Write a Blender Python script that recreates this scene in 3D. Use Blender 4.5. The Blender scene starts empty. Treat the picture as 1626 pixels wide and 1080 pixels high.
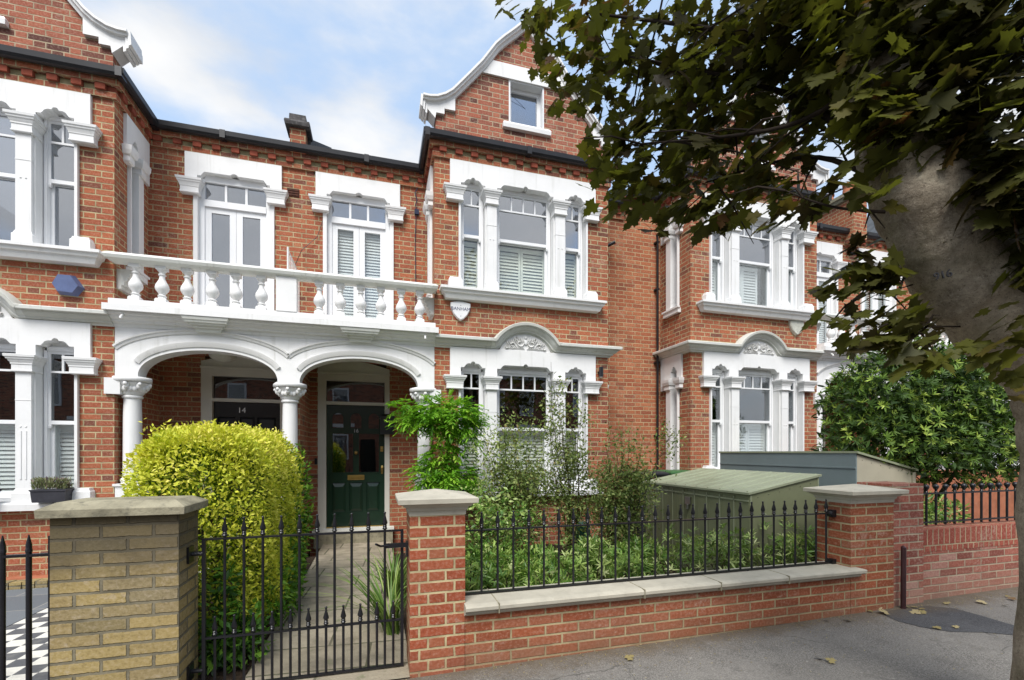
import bpy, math, random
import numpy as np
from mathutils import Vector, Matrix
from mathutils.geometry import tessellate_polygon
R=math.radians
random.seed(7); rng=np.random.default_rng(11)
sc=bpy.context.scene
COL=sc.collection
# ------------------------------------------------------------------ camera
F=735.0; CX=813.0; HOR=718.0; TH=math.atan(F/2525.0)
S_,C_=math.sin(TH),math.cos(TH)
cam=bpy.data.cameras.new('camera'); co=bpy.data.objects.new('camera',cam); COL.objects.link(co)
cam.sensor_width=36; cam.lens=F/1626*36; cam.shift_y=(HOR-540)/1626; cam.clip_end=400; cam.clip_start=.05
co.location=(0,0,1.5); co.rotation_euler=(R(90),0,-TH); sc.camera=co
def pt(u,v,D):
    "point seen at photo pixel (u,v), D metres along the optical axis (used to survey plants and boughs)"
    t=(u-CX)/F
    return Vector((D*(S_+C_*t), D*(C_-S_*t), 1.5-(v-HOR)/F*D))
# ------------------------------------------------------------------ node helpers
class NT:
    def __init__(s,name):
        s.m=bpy.data.materials.new(name); s.m.use_nodes=True; s.t=s.m.node_tree; s.n=s.t.nodes; s.n.clear()
        s.out=s.n.new('ShaderNodeOutputMaterial')
    def node(s,typ,**k):
        n=s.n.new(typ)
        for a,b in k.items(): setattr(n,a,b)
        return n
    def link(s,a,b): s.t.links.new(a,b)
    def val(s,inp,x):
        if isinstance(x,bpy.types.NodeSocket): s.link(x,inp)
        else: inp.default_value=x
    def math(s,op,a,b=0.0,c=0.0,clamp=False):
        n=s.node('ShaderNodeMath',operation=op,use_clamp=clamp)
        s.val(n.inputs[0],a); s.val(n.inputs[1],b)
        if len(n.inputs)>2: s.val(n.inputs[2],c)
        return n.outputs[0]
    def smooth(s,x,a,b):
        n=s.node('ShaderNodeMapRange',interpolation_type='SMOOTHSTEP')
        s.val(n.inputs[0],x); n.inputs[1].default_value=a; n.inputs[2].default_value=b
        return n.outputs[0]
    def mix(s,f,a,b,mode='MIX'):
        n=s.node('ShaderNodeMix',data_type='RGBA',blend_type=mode)
        s.val(n.inputs[0],f)
        for i,x in ((6,a),(7,b)):
            if isinstance(x,bpy.types.NodeSocket): s.link(x,n.inputs[i])
            else: n.inputs[i].default_value=(*x,1) if len(x)==3 else x
        return n.outputs[2]
    def noise(s,scale,detail=3,vec=None,rough=.5,dim='3D'):
        n=s.node('ShaderNodeTexNoise'); n.noise_dimensions=dim
        n.inputs['Scale'].default_value=scale; n.inputs['Detail'].default_value=detail; n.inputs['Roughness'].default_value=rough
        if vec is not None: s.link(vec,n.inputs['Vector'])
        return n.outputs[0]
    def ramp(s,f,stops,interp='LINEAR'):
        n=s.node('ShaderNodeValToRGB'); n.color_ramp.interpolation=interp
        e=n.color_ramp.elements
        while len(e)<len(stops): e.new(.5)
        for k,(p,c) in enumerate(stops): e[k].position=p; e[k].color=(*c,1)
        s.val(n.inputs[0],f); return n.outputs[0]
    def pos(s): return s.node('ShaderNodeNewGeometry').outputs['Position']
    def uv(s): return s.node('ShaderNodeUVMap').outputs[0]
    def bsdf(s,col,rough=.7,bump=None,bstr=.3,bdist=.01,spec=.3,metal=0.0):
        b=s.node('ShaderNodeBsdfPrincipled')
        if isinstance(col,bpy.types.NodeSocket): s.link(col,b.inputs['Base Color'])
        else: b.inputs['Base Color'].default_value=(*col,1)
        s.val(b.inputs['Roughness'],rough); b.inputs['Specular IOR Level'].default_value=spec; b.inputs['Metallic'].default_value=metal
        if bump is not None:
            n=s.node('ShaderNodeBump'); n.inputs['Strength'].default_value=bstr; n.inputs['Distance'].default_value=bdist
            s.link(bump,n.inputs['Height']); s.link(n.outputs[0],b.inputs['Normal'])
        s.link(b.outputs[0],s.out.inputs[0]); return b
def srgb(r,g,b):
    f=lambda c:(c/255/12.92) if c<=10.3 else ((c/255+.055)/1.055)**2.4
    return (f(r),f(g),f(b))
def brick_mat(name,stops,mortar,L=.24,H=.075,m=.011,flemish=True,dirt=None,dirt2=None,bstr=.6,moss=False,smudge=.25,low=None,low_z=(0,.6),ragged=.004,off=(0,0)):
    t=NT(name); uv=t.uv(); sep=t.node('ShaderNodeSeparateXYZ'); t.link(uv,sep.inputs[0])
    nz=t.noise(14,3,uv); nz2=t.noise(60,2,uv)
    x=t.math('ADD',t.math('ADD',sep.outputs[0],50+off[0]),t.math('MULTIPLY',t.math('SUBTRACT',nz,.5),.008))
    y=t.math('ADD',t.math('ADD',sep.outputs[1],10.005+off[1]),t.math('MULTIPLY',t.math('SUBTRACT',nz,.5),ragged*1.4))
    yy=t.math('DIVIDE',y,H); row=t.math('FLOOR',yy); fy=t.math('FRACT',yy)
    dy=t.math('MULTIPLY',t.math('MINIMUM',fy,t.math('SUBTRACT',1.0,fy)),H)
    par=t.math('MODULO',row,2.0)
    if flemish:
        Pd=1.5*L
        xx=t.math('DIVIDE',t.math('ADD',x,t.math('MULTIPLY',par,Pd/2)),Pd)
        ci=t.math('FLOOR',xx); tt=t.math('MULTIPLY',t.math('FRACT',xx),1.5)
        hd=t.math('GREATER_THAN',tt,1.0)
        a=t.math('SUBTRACT',tt,hd); w=t.math('SUBTRACT',1.0,t.math('MULTIPLY',hd,.5))
        dx=t.math('MULTIPLY',t.math('MINIMUM',a,t.math('SUBTRACT',w,a)),L)
        idx=t.math('ADD',t.math('MULTIPLY',ci,2.0),hd)
    else:
        xx=t.math('DIVIDE',t.math('ADD',x,t.math('MULTIPLY',par,L/2)),L)
        idx=t.math('FLOOR',xx); a=t.math('FRACT',xx)
        dx=t.math('MULTIPLY',t.math('MINIMUM',a,t.math('SUBTRACT',1.0,a)),L)
    d=t.math('MINIMUM',dx,dy)
    d=t.math('ADD',d,t.math('MULTIPLY',t.math('SUBTRACT',nz2,.5),ragged))
    mask=t.smooth(d,m*.5-.001,m*.5+.0025)
    cmb=t.node('ShaderNodeCombineXYZ'); t.link(idx,cmb.inputs[0]); t.link(row,cmb.inputs[1])
    wn=t.node('ShaderNodeTexWhiteNoise',noise_dimensions='2D'); t.link(cmb.outputs[0],wn.inputs['Vector'])
    col=t.ramp(wn.outputs[0],stops)
    mot=t.noise(45,4,uv,.65)
    col=t.mix(t.math('MULTIPLY',t.smooth(mot,.45,.75),.35),col,t.mix(.5,col,(.75,.62,.5)))
    col=t.mix(t.math('MULTIPLY',t.smooth(mot,.5,.3),.5),col,t.mix(.6,col,(.05,.03,.025)))
    big=t.noise(.9,4,uv,.6)
    col=t.mix(t.math('MULTIPLY',t.smooth(big,.42,.72),smudge),col,(.10,.055,.04))
    col=t.mix(t.math('MULTIPLY',t.smooth(t.math('MULTIPLY',t.noise(2.1,5,uv,.7),t.noise(30,4,uv,.7)),.28,.40),.34),col,(.50,.42,.34))
    mc=t.mix(t.smooth(t.noise(6,4,uv,.6),.35,.7),mortar,tuple(k*.6 for k in mortar))
    c=t.mix(mask,mc,col)
    pz=t.node('ShaderNodeSeparateXYZ'); t.link(t.pos(),pz.inputs[0])
    if low is not None:
        f=t.math('SUBTRACT',1.0,t.smooth(t.math('ADD',pz.outputs[2],t.math('MULTIPLY',t.noise(4,3,uv),.35)),low_z[0]+.15,low_z[1]+.15),clamp=True)
        c=t.mix(t.math('MULTIPLY',f,.55),c,low)
    if dirt is not None:
        # stains just below a ledge at a given height range
        for (z0,z1,amt,dc) in dirt:
            f=t.smooth(t.math('ADD',pz.outputs[2],t.math('MULTIPLY',t.math('SUBTRACT',t.noise(5,4,uv),.5),.25)),z0,z1)
            c=t.mix(t.math('MULTIPLY',f,amt),c,dc)
    h=t.math('ADD',t.math('MULTIPLY',mask,1.0),t.math('MULTIPLY',t.noise(90,3,uv),.25))
    t.bsdf(c,.88,h,bstr,.008,.15)
    return t.m
def flat_mat(name,col,rough=.6,var=.12,scale=3,bump=.15,bscale=60,spec=.3,metal=0.0,stain=None,stainamt=.5,bdist=.004,streak=0):
    t=NT(name); p=t.pos()
    n=t.noise(scale,4,p,.6)
    dark=tuple(k*(1-var*2) for k in col)
    c=t.mix(t.smooth(n,.3,.75),col,dark)
    if stain is not None: c=t.mix(t.math('MULTIPLY',t.smooth(t.noise(scale*2.3,6,p,.7),.5,.75),stainamt),c,stain)
    if streak:
        mp=t.node('ShaderNodeMapping'); mp.inputs['Scale'].default_value=(14,14,.9); t.link(p,mp.inputs[0])
        f=t.math('MULTIPLY',t.smooth(t.noise(1.0,5,mp.outputs[0],.6),.52,.74),t.smooth(t.noise(1.6,3,p),.35,.65))
        c=t.mix(t.math('MULTIPLY',f,streak),c,(.33,.33,.27))
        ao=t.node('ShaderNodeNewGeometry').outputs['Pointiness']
        c=t.mix(t.math('MULTIPLY',t.smooth(ao,.5,.44),streak*.8),c,(.35,.34,.28))  # concave creases tinted darker, by pointiness
    t.bsdf(c,rough,t.noise(bscale,4,p),bump,bdist,spec,metal); return t.m
M={}
RB=[(0.0,srgb(112,70,58)),(.08,srgb(132,78,60)),(.25,srgb(154,86,62)),(.6,srgb(166,96,66)),(.85,srgb(152,84,60)),(1.0,srgb(172,112,80))]
M['brick']=brick_mat('house_brick',RB,srgb(182,168,132),L=.245,m=.012,smudge=.3,off=(0,.027))
M['brick_orange']=brick_mat('orange_house_brick',[(0,srgb(140,80,58)),(.3,srgb(160,92,64)),(.7,srgb(168,102,70)),(1,srgb(176,112,80))],srgb(186,166,130),L=.24,m=.011,smudge=.25,off=(.07,0))
GB=[(0.0,srgb(92,60,54)),(.2,srgb(122,76,64)),(.38,srgb(152,90,72)),(.7,srgb(164,102,80)),(1.0,srgb(158,90,70))]
M['brick_gable']=brick_mat('gable_brick',GB,srgb(180,164,138),L=.235,smudge=.2)
M['brick_wall']=brick_mat('garden_wall_brick',[(0,srgb(132,72,48)),(.5,srgb(150,82,54)),(1,srgb(148,92,68))],srgb(170,156,122),L=.258,H=.0745,m=.0125,flemish=False,smudge=.35,low=srgb(120,98,78),low_z=(-.05,.3),ragged=.003,off=(.05,.02))
M['brick_pillar']=brick_mat('gate_pillar_brick',[(0,srgb(136,70,48)),(.5,srgb(154,80,54)),(1,srgb(150,90,64))],srgb(186,172,134),L=.236,H=.0745,m=.013,flemish=True,smudge=.22,low=srgb(128,92,74),low_z=(-.05,.25),ragged=.004,off=(.0,.02))
M['brick_old']=brick_mat('old_wall_brick',[(0,srgb(118,66,58)),(.4,srgb(144,82,68)),(.8,srgb(152,92,78)),(1,srgb(164,124,112))],srgb(170,156,134),L=.24,m=.012,flemish=False,smudge=.15,low=srgb(150,128,112),low_z=(0,.45))
M['brick_soldier']=brick_mat('soldier_course_brick',[(0,srgb(134,66,54)),(1,srgb(156,82,66))],srgb(174,156,128),L=.0775,H=.226,m=.011,flemish=False,smudge=.1,off=(0,.03))
M['brick_yellow']=brick_mat('yellow_stock_brick',[(0,srgb(128,116,84)),(.25,srgb(152,134,90)),(.6,srgb(160,141,94)),(.85,srgb(146,129,90)),(1,srgb(136,124,94))],srgb(126,119,100),L=.25,H=.0752,m=.014,flemish=False,smudge=.1,bstr=1.0,ragged=.007,dirt=[(.70,1.02,.78,srgb(74,68,56))],off=(.11,.035))
M['dentil']=flat_mat('projecting_brick',srgb(160,88,70),.9,.25,5,.5,70,.1)
M['mortar']=flat_mat('weathered_mortar',srgb(176,166,130),.95,.2,9,.4,60,.1)
M['stain_brick']=brick_mat('mossy_stained_brick',[(0,srgb(96,62,50)),(.5,srgb(140,90,66)),(1,srgb(160,116,84))],srgb(150,140,104),L=.245,smudge=.5)
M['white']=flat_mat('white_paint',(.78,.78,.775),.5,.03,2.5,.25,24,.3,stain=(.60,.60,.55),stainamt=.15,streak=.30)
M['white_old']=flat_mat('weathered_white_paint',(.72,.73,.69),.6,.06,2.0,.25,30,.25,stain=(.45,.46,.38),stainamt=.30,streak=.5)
M['frame']=flat_mat('white_gloss_paint',(.78,.79,.80),.3,.02,3,.03,30,.4)
M['doorframe']=flat_mat('off_white_door_paint',(.62,.61,.55),.4,.04,3,.05,30,.35)
M['gutter']=flat_mat('black_gutter',(.018,.018,.021),.35,.2,5,.1,30,.4)
M['iron']=flat_mat('black_iron_paint',(.012,.012,.016),.3,.2,9,.4,120,.5)
M['maroon']=flat_mat('maroon_iron_paint',(.045,.018,.02),.4,.2,9,.3,80,.4)
M['slate']=flat_mat('roof_slate',(.09,.10,.11),.7,.2,6,.3,20)
M['lead']=flat_mat('weathered_cement',(.10,.095,.095),.8,.3,9,.6,40,.2,stain=(.3,.3,.28))
M['green_door']=flat_mat('dark_green_gloss',(.010,.030,.018),.22,.08,3,.02,20,.5)
M['black_door']=flat_mat('black_gloss',(.012,.014,.014),.2,.08,3,.02,20,.5)
M['brass']=flat_mat('brass',(.55,.38,.13),.3,.1,8,.05,60,.5,1.0)
M['chrome']=flat_mat('grey_metal',(.4,.4,.4),.35,.1,8,.05,60,.5,1.0)
M['stone']=flat_mat('pale_coping_stone',(.47,.44,.36),.85,.10,5,.25,120,.15,stain=(.26,.24,.19),stainamt=.4)
M['stone_old']=flat_mat('lichened_cap_stone',(.34,.31,.22),.9,.22,7,.9,60,.1,stain=(.10,.095,.075),stainamt=.75)
M['concrete_moss']=flat_mat('mossy_cement',(.22,.2,.12),.95,.3,12,.8,60,.1,stain=(.10,.13,.04),stainamt=.7)
M['shutter']=flat_mat('ivory_shutter',(.74,.74,.66),.5,.04,4,.02,20)
M['shutter_white']=flat_mat('white_shutter',(.78,.79,.80),.5,.03,4,.02,20)
M['shed_green']=flat_mat('sage_green_metal',(.185,.20,.115),.5,.06,2,.05,20,.3,stain=(.10,.12,.07),stainamt=.25)
M['shed_roof']=flat_mat('moss_green_metal_roof',(.30,.33,.22),.45,.10,2,.05,20,.3,stain=(.16,.17,.10),stainamt=.35)
M['shed_grey']=flat_mat('blue_grey_metal',(.19,.24,.245),.4,.06,2,.04,20,.4)
M['shed_cream']=flat_mat('cream_metal',(.46,.42,.32),.5,.06,2,.05,20,.3,stain=(.25,.22,.16),stainamt=.2)
M['bin_dark']=flat_mat('dark_bin_plastic',(.03,.03,.034),.45,.15,6,.1,60)
M['bin_green']=flat_mat('green_bin_plastic',(.05,.14,.05),.45,.15,6,.1,60)
M['navy']=flat_mat('navy_plastic',(.02,.03,.07),.4,.15,6,.1,60)
M['teal']=flat_mat('teal_plastic',(.05,.28,.24),.35,.1,6,.05,60)
M['blue']=flat_mat('faded_blue_plastic',(.11,.145,.28),.4,.1,8,.05,60,stain=(.15,.2,.38),stainamt=.3)
M['shield']=flat_mat('white_plastic',(.78,.79,.80),.35,.03,8,.02,60)
M['shield_old']=flat_mat('aged_white_plastic',(.55,.55,.48),.5,.08,18,.1,60,stain=(.25,.25,.2),stainamt=.4)
M['navytext']=flat_mat('navy_lettering',(.02,.03,.10),.5,.0)
M['planter']=flat_mat('charcoal_planter',(.045,.045,.055),.5,.15,9,.2,60)
M['terracotta']=flat_mat('terracotta',(.42,.16,.09),.85,.15,6,.3,50,.1,stain=(.3,.2,.14),stainamt=.4)
M['vent']=flat_mat('rusty_vent',(.10,.035,.02),.8,.3,20,.4,60)
M['soil']=flat_mat('garden_soil',(.05,.035,.024),.95,.3,12,1.0,30,.1,bdist=.03)
M['room']=flat_mat('dim_room_plaster',(.06,.06,.065),.9,.05)  # dark base colour stands in for the unlit rooms
M['slate_tile']=None
def glass_mat(name,base,refl,tint=(1,1,1),gc=(.96,.98,1)):
    t=NT(name); g=t.node('ShaderNodeBsdfGlossy'); g.inputs['Roughness'].default_value=.01; g.inputs['Color'].default_value=(*gc,1)
    b=t.node('ShaderNodeBump'); b.inputs['Strength'].default_value=.02; b.inputs['Distance'].default_value=.05
    t.link(t.noise(1.8,1,t.pos()),b.inputs['Height']); t.link(b.outputs[0],g.inputs['Normal'])
    tr=t.node('ShaderNodeBsdfTransparent'); tr.inputs[0].default_value=(*tint,1)
    lw=t.node('ShaderNodeLayerWeight'); lw.inputs[0].default_value=.35
    f=t.math('ADD',base,t.math('MULTIPLY',lw.outputs['Fresnel'],refl),clamp=True)
    mx=t.node('ShaderNodeMixShader'); t.link(f,mx.inputs[0]); t.link(tr.outputs[0],mx.inputs[1]); t.link(g.outputs[0],mx.inputs[2])
    t.link(mx.outputs[0],t.out.inputs[0]); return t.m
M['glass']=glass_mat('window_glass',.13,.45,(.6,.63,.65))
M['glass_low']=glass_mat('lower_sash_glass',.05,.35,(.97,.99,.98))
M['glass_shut']=glass_mat('upper_storey_lower_sash_glass',.05,.30,(.97,.99,.98))
M['glass_up']=glass_mat('bright_window_glass',.42,.12,(.5,.52,.55),(.74,.77,.82))
M['glass_door']=glass_mat('door_glass',.10,.5,(.35,.36,.34))
def leaf_mat(name,stops,trans=.35,rough=.45,spec=.3,back=None):
    t=NT(name); a=t.node('ShaderNodeAttribute'); a.attribute_name='rnd'
    col=t.ramp(a.outputs['Fac'],stops)
    b=t.node('ShaderNodeBsdfPrincipled'); t.link(col,b.inputs['Base Color']); b.inputs['Roughness'].default_value=rough; b.inputs['Specular IOR Level'].default_value=spec
    tr=t.node('ShaderNodeBsdfTranslucent')
    h=t.mix(1.0,col,(1.0,1.05,.55),'MULTIPLY'); t.link(h,tr.inputs[0])
    mx=t.node('ShaderNodeMixShader'); mx.inputs[0].default_value=trans
    t.link(b.outputs[0],mx.inputs[1]); t.link(tr.outputs[0],mx.inputs[2]); t.link(mx.outputs[0],t.out.inputs[0]); return t.m
M['maple']=leaf_mat('maple_leaf',[(0,srgb(56,46,32)),(.25,srgb(66,62,32)),(.5,srgb(80,82,36)),(.78,srgb(100,102,40)),(.92,srgb(92,66,38)),(1,srgb(82,54,36))],.55,.5,.25)
M['privet']=leaf_mat('golden_privet_leaf',[(0,srgb(130,148,40)),(.3,srgb(184,194,56)),(.65,srgb(216,216,80)),(.9,srgb(230,224,104)),(1,srgb(236,220,130))],.3,.5,.25)
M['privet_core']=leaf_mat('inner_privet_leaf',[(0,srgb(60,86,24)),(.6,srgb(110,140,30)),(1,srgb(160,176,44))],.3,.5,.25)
M['ivy']=leaf_mat('green_hedge_leaf',[(0,srgb(46,84,26)),(.5,srgb(84,130,40)),(1,srgb(140,180,60))],.3,.45,.3)
M['wisteria']=leaf_mat('wisteria_leaf',[(0,srgb(60,108,28)),(.4,srgb(104,158,40)),(.8,srgb(150,198,60)),(1,srgb(190,214,96))],.4,.45,.3)
M['rose']=leaf_mat('rose_leaf',[(0,srgb(80,100,48)),(.5,srgb(124,144,78)),(.88,srgb(172,184,112)),(1,srgb(140,110,72))],.3,.5,.25)
M['laurel']=leaf_mat('laurel_leaf',[(0,srgb(62,98,40)),(.4,srgb(102,140,58)),(.8,srgb(160,184,96)),(1,srgb(194,204,138))],.25,.35,.45)
M['skimmia']=leaf_mat('pale_evergreen_leaf',[(0,srgb(70,98,44)),(.4,srgb(118,146,72)),(.8,srgb(172,186,116)),(1,srgb(206,210,160))],.25,.4,.4)
M['bay']=leaf_mat('glossy_evergreen_leaf',[(0,srgb(42,62,28)),(.45,srgb(72,100,40)),(.74,srgb(112,142,56)),(.88,srgb(168,190,84)),(1,srgb(196,210,112))],.25,.5,.28)
M['grass_leaf']=leaf_mat('strap_leaf',[(0,srgb(60,90,34)),(.6,srgb(106,138,60)),(1,srgb(160,176,100))],.3,.45,.3)
M['lavender']=leaf_mat('lavender_leaf',[(0,srgb(96,104,70)),(.6,srgb(136,142,100)),(.9,srgb(130,110,110)),(1,srgb(90,60,90))],.2,.6,.2)
M['deadleaf']=leaf_mat('fallen_leaf',[(0,srgb(124,112,74)),(.5,srgb(150,138,96)),(.8,srgb(170,156,122)),(1,srgb(104,78,54))],.1,.7,.1)
M['twig']=flat_mat('brown_twig',(.085,.07,.04),.85,.2,10,.3,60,.1)
M['bark_twig']=flat_mat('dark_maple_twig',(.035,.026,.02),.8,.2,10,.3,60,.1)
def bark_mat():
    t=NT('maple_bark'); p=t.pos()
    n=t.noise(5,5,p,.65); n2=t.noise(38,5,p,.7)
    c=t.ramp(t.math('ADD',t.math('MULTIPLY',n,.55),t.math('MULTIPLY',n2,.45)),[(.25,srgb(66,59,50)),(.42,srgb(120,109,94)),(.55,srgb(146,135,118)),(.72,srgb(178,168,148))])
    c=t.mix(t.math('MULTIPLY',t.smooth(t.noise(14,4,p,.7),.60,.70),.55),c,srgb(70,56,48))
    c=t.mix(t.math('MULTIPLY',t.smooth(t.noise(130,3,p,.8),.56,.66),.6),c,srgb(60,50,42))
    c=t.mix(t.math('MULTIPLY',t.smooth(t.noise(100,3,p,.8),.58,.66),.4),c,srgb(186,176,156))
    c=t.mix(t.math('MULTIPLY',t.smooth(t.noise(2.2,4,p,.6),.5,.62),.35),c,srgb(92,90,66))
    sx=t.node('ShaderNodeSeparateXYZ'); t.link(p,sx.inputs[0])
    # moss on the side of the stem towards the wall
    g=t.smooth(t.math('ADD',t.math('MULTIPLY',sx.outputs[0],-1.0),t.math('MULTIPLY',sx.outputs[1],.45)),-2.34,-2.22)
    low=t.math('SUBTRACT',1.0,t.smooth(sx.outputs[2],1.1,1.7),clamp=True)
    g=t.math('MULTIPLY',t.math('MULTIPLY',g,low),t.smooth(t.noise(9,5,p,.7),.42,.62))
    c=t.mix(t.math('MULTIPLY',g,.8),c,srgb(120,122,40))
    w=t.node('ShaderNodeTexWave'); w.bands_direction='Z'; w.inputs['Scale'].default_value=6; w.inputs['Distortion'].default_value=7; w.inputs['Detail'].default_value=4
    t.link(p,w.inputs[0])
    t.bsdf(c,.9,t.math('ADD',t.math('MULTIPLY',t.noise(70,5,p,.7),.7),t.math('MULTIPLY',w.outputs['Fac'],.15)),.8,.012,.15); return t.m
M['bark']=bark_mat()
def asphalt(name,base,patch=None):
    t=NT(name); p=t.pos()
    n=t.math('ADD',t.math('MULTIPLY',t.noise(240,2,p,.8),.5),t.math('MULTIPLY',t.noise(90,3,p,.8),.5)); n1=t.noise(2.2,5,p,.6); n0=t.noise(.7,3,p)
    c=t.ramp(n,[(.38,tuple(k*.45 for k in base)),(.5,base),(.60,tuple(min(1,k*2.1) for k in base))])
    c=t.mix(t.math('MULTIPLY',t.smooth(n1,.4,.7),.45),c,tuple(k*1.45 for k in base))
    c=t.mix(t.math('MULTIPLY',t.smooth(n0,.45,.65),.3),c,tuple(k*.6 for k in base))
    c=t.mix(t.math('MULTIPLY',t.smooth(t.noise(5.5,6,p,.75),.52,.66),.35),c,tuple(k*.5 for k in base))
    c=t.mix(t.math('MULTIPLY',t.smooth(t.noise(19,2,p,.5),.70,.74),.5),c,tuple(min(1,k*2.2) for k in base))
    v=t.node('ShaderNodeTexVoronoi'); v.feature='DISTANCE_TO_EDGE'; v.inputs['Scale'].default_value=.8
    mp=t.node('ShaderNodeVectorMath',operation='ADD'); t.link(p,mp.inputs[0])
    nn=t.node('ShaderNodeTexNoise'); nn.inputs['Scale'].default_value=1.7; nn.inputs['Detail'].default_value=5; t.link(p,nn.inputs['Vector']); t.link(nn.outputs[1],mp.inputs[1]); t.link(mp.outputs[0],v.inputs['Vector'])
    cr=t.math('SUBTRACT',1.0,t.smooth(v.outputs[0],.0,.012),clamp=True)
    cr=t.math('MULTIPLY',cr,t.smooth(t.noise(1.1,2,p),.5,.62))
    c=t.mix(t.math('MULTIPLY',cr,.6),c,tuple(k*.25 for k in base))
    # soil creeping out along the foot of the wall
    sp=t.node('ShaderNodeSeparateXYZ'); t.link(p,sp.inputs[0])
    e=t.smooth(t.math('ADD',sp.outputs[1],t.math('MULTIPLY',t.noise(5,5,p,.7),.55)),3.1,3.5)
    c=t.mix(t.math('MULTIPLY',e,.8),c,srgb(92,80,64))
    t.bsdf(c,.85,n,.5,.004,.25); return t.m
M['asphalt']=asphalt('worn_asphalt',(.150,.141,.127))
M['asphalt_new']=asphalt('dark_asphalt_patch',(.062,.063,.066))
M['road']=asphalt('road_asphalt',(.06,.06,.062))
def tile_mat(name,kind):
    t=NT(name); p=t.pos(); s=t.node('ShaderNodeSeparateXYZ'); t.link(p,s.inputs[0])
    if kind=='checker':
        k=t.node('ShaderNodeTexChecker'); k.inputs['Scale'].default_value=1/.145
        k.inputs['Color1'].default_value=(.10,.105,.115,1); k.inputs['Color2'].default_value=(.70,.68,.62,1)
        cmb=t.node('ShaderNodeCombineXYZ'); t.link(t.math('ADD',s.outputs[0],20.05),cmb.inputs[0]); t.link(t.math('ADD',s.outputs[1],20.0),cmb.inputs[1]); cmb.inputs[2].default_value=.03
        t.link(cmb.outputs[0],k.inputs[0])
        c=t.mix(t.math('MULTIPLY',t.smooth(t.noise(8,4,p,.6),.45,.7),.25),k.outputs[0],(.3,.29,.26))
        t.bsdf(c,.55,t.noise(50,2,p),.05,.003,.3)
    elif kind=='slate':
        b=t.node('ShaderNodeTexBrick'); b.inputs['Scale'].default_value=1; b.inputs['Brick Width'].default_value=.9; b.inputs['Row Height'].default_value=.55; b.inputs['Mortar Size'].default_value=.006
        b.inputs['Color1'].default_value=(.12,.135,.15,1); b.inputs['Color2'].default_value=(.16,.175,.19,1); b.inputs['Mortar'].default_value=(.3,.29,.26,1)
        t.link(p,b.inputs[0]); t.bsdf(b.outputs[0],.6,t.noise(30,4,p),.15,.004,.3)
    else:
        b=t.node('ShaderNodeTexBrick'); b.inputs['Scale'].default_value=1; b.inputs['Brick Width'].default_value=.62; b.inputs['Row Height'].default_value=.42; b.inputs['Mortar Size'].default_value=.009; b.offset=.4; b.squash=1.25; b.squash_frequency=2
        b.inputs['Color1'].default_value=(.30,.26,.19,1); b.inputs['Color2'].default_value=(.38,.33,.25,1); b.inputs['Mortar'].default_value=(.10,.10,.06,1)
        mp=t.node('ShaderNodeMapping'); mp.inputs['Rotation'].default_value[2]=R(4); t.link(p,mp.inputs[0]); t.link(mp.outputs[0],b.inputs[0])
        c=t.mix(t.math('MULTIPLY',t.smooth(t.noise(3.5,6,p,.7),.42,.65),.6),b.outputs[0],(.17,.145,.11))
        c=t.mix(t.math('MULTIPLY',t.smooth(t.noise(7,5,p,.7),.58,.7),.5),c,(.16,.18,.09))
        t.bsdf(c,.85,t.math('ADD',t.noise(40,5,p),t.math('MULTIPLY',b.outputs['Fac'],-1.2)),.6,.01,.2)
    return t.m
M['checker']=tile_mat('black_white_tiles','checker'); M['slabs']=tile_mat('stone_path_slabs','slabs'); M['slate_tile']=tile_mat('grey_slate_tiles','slate')
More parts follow.
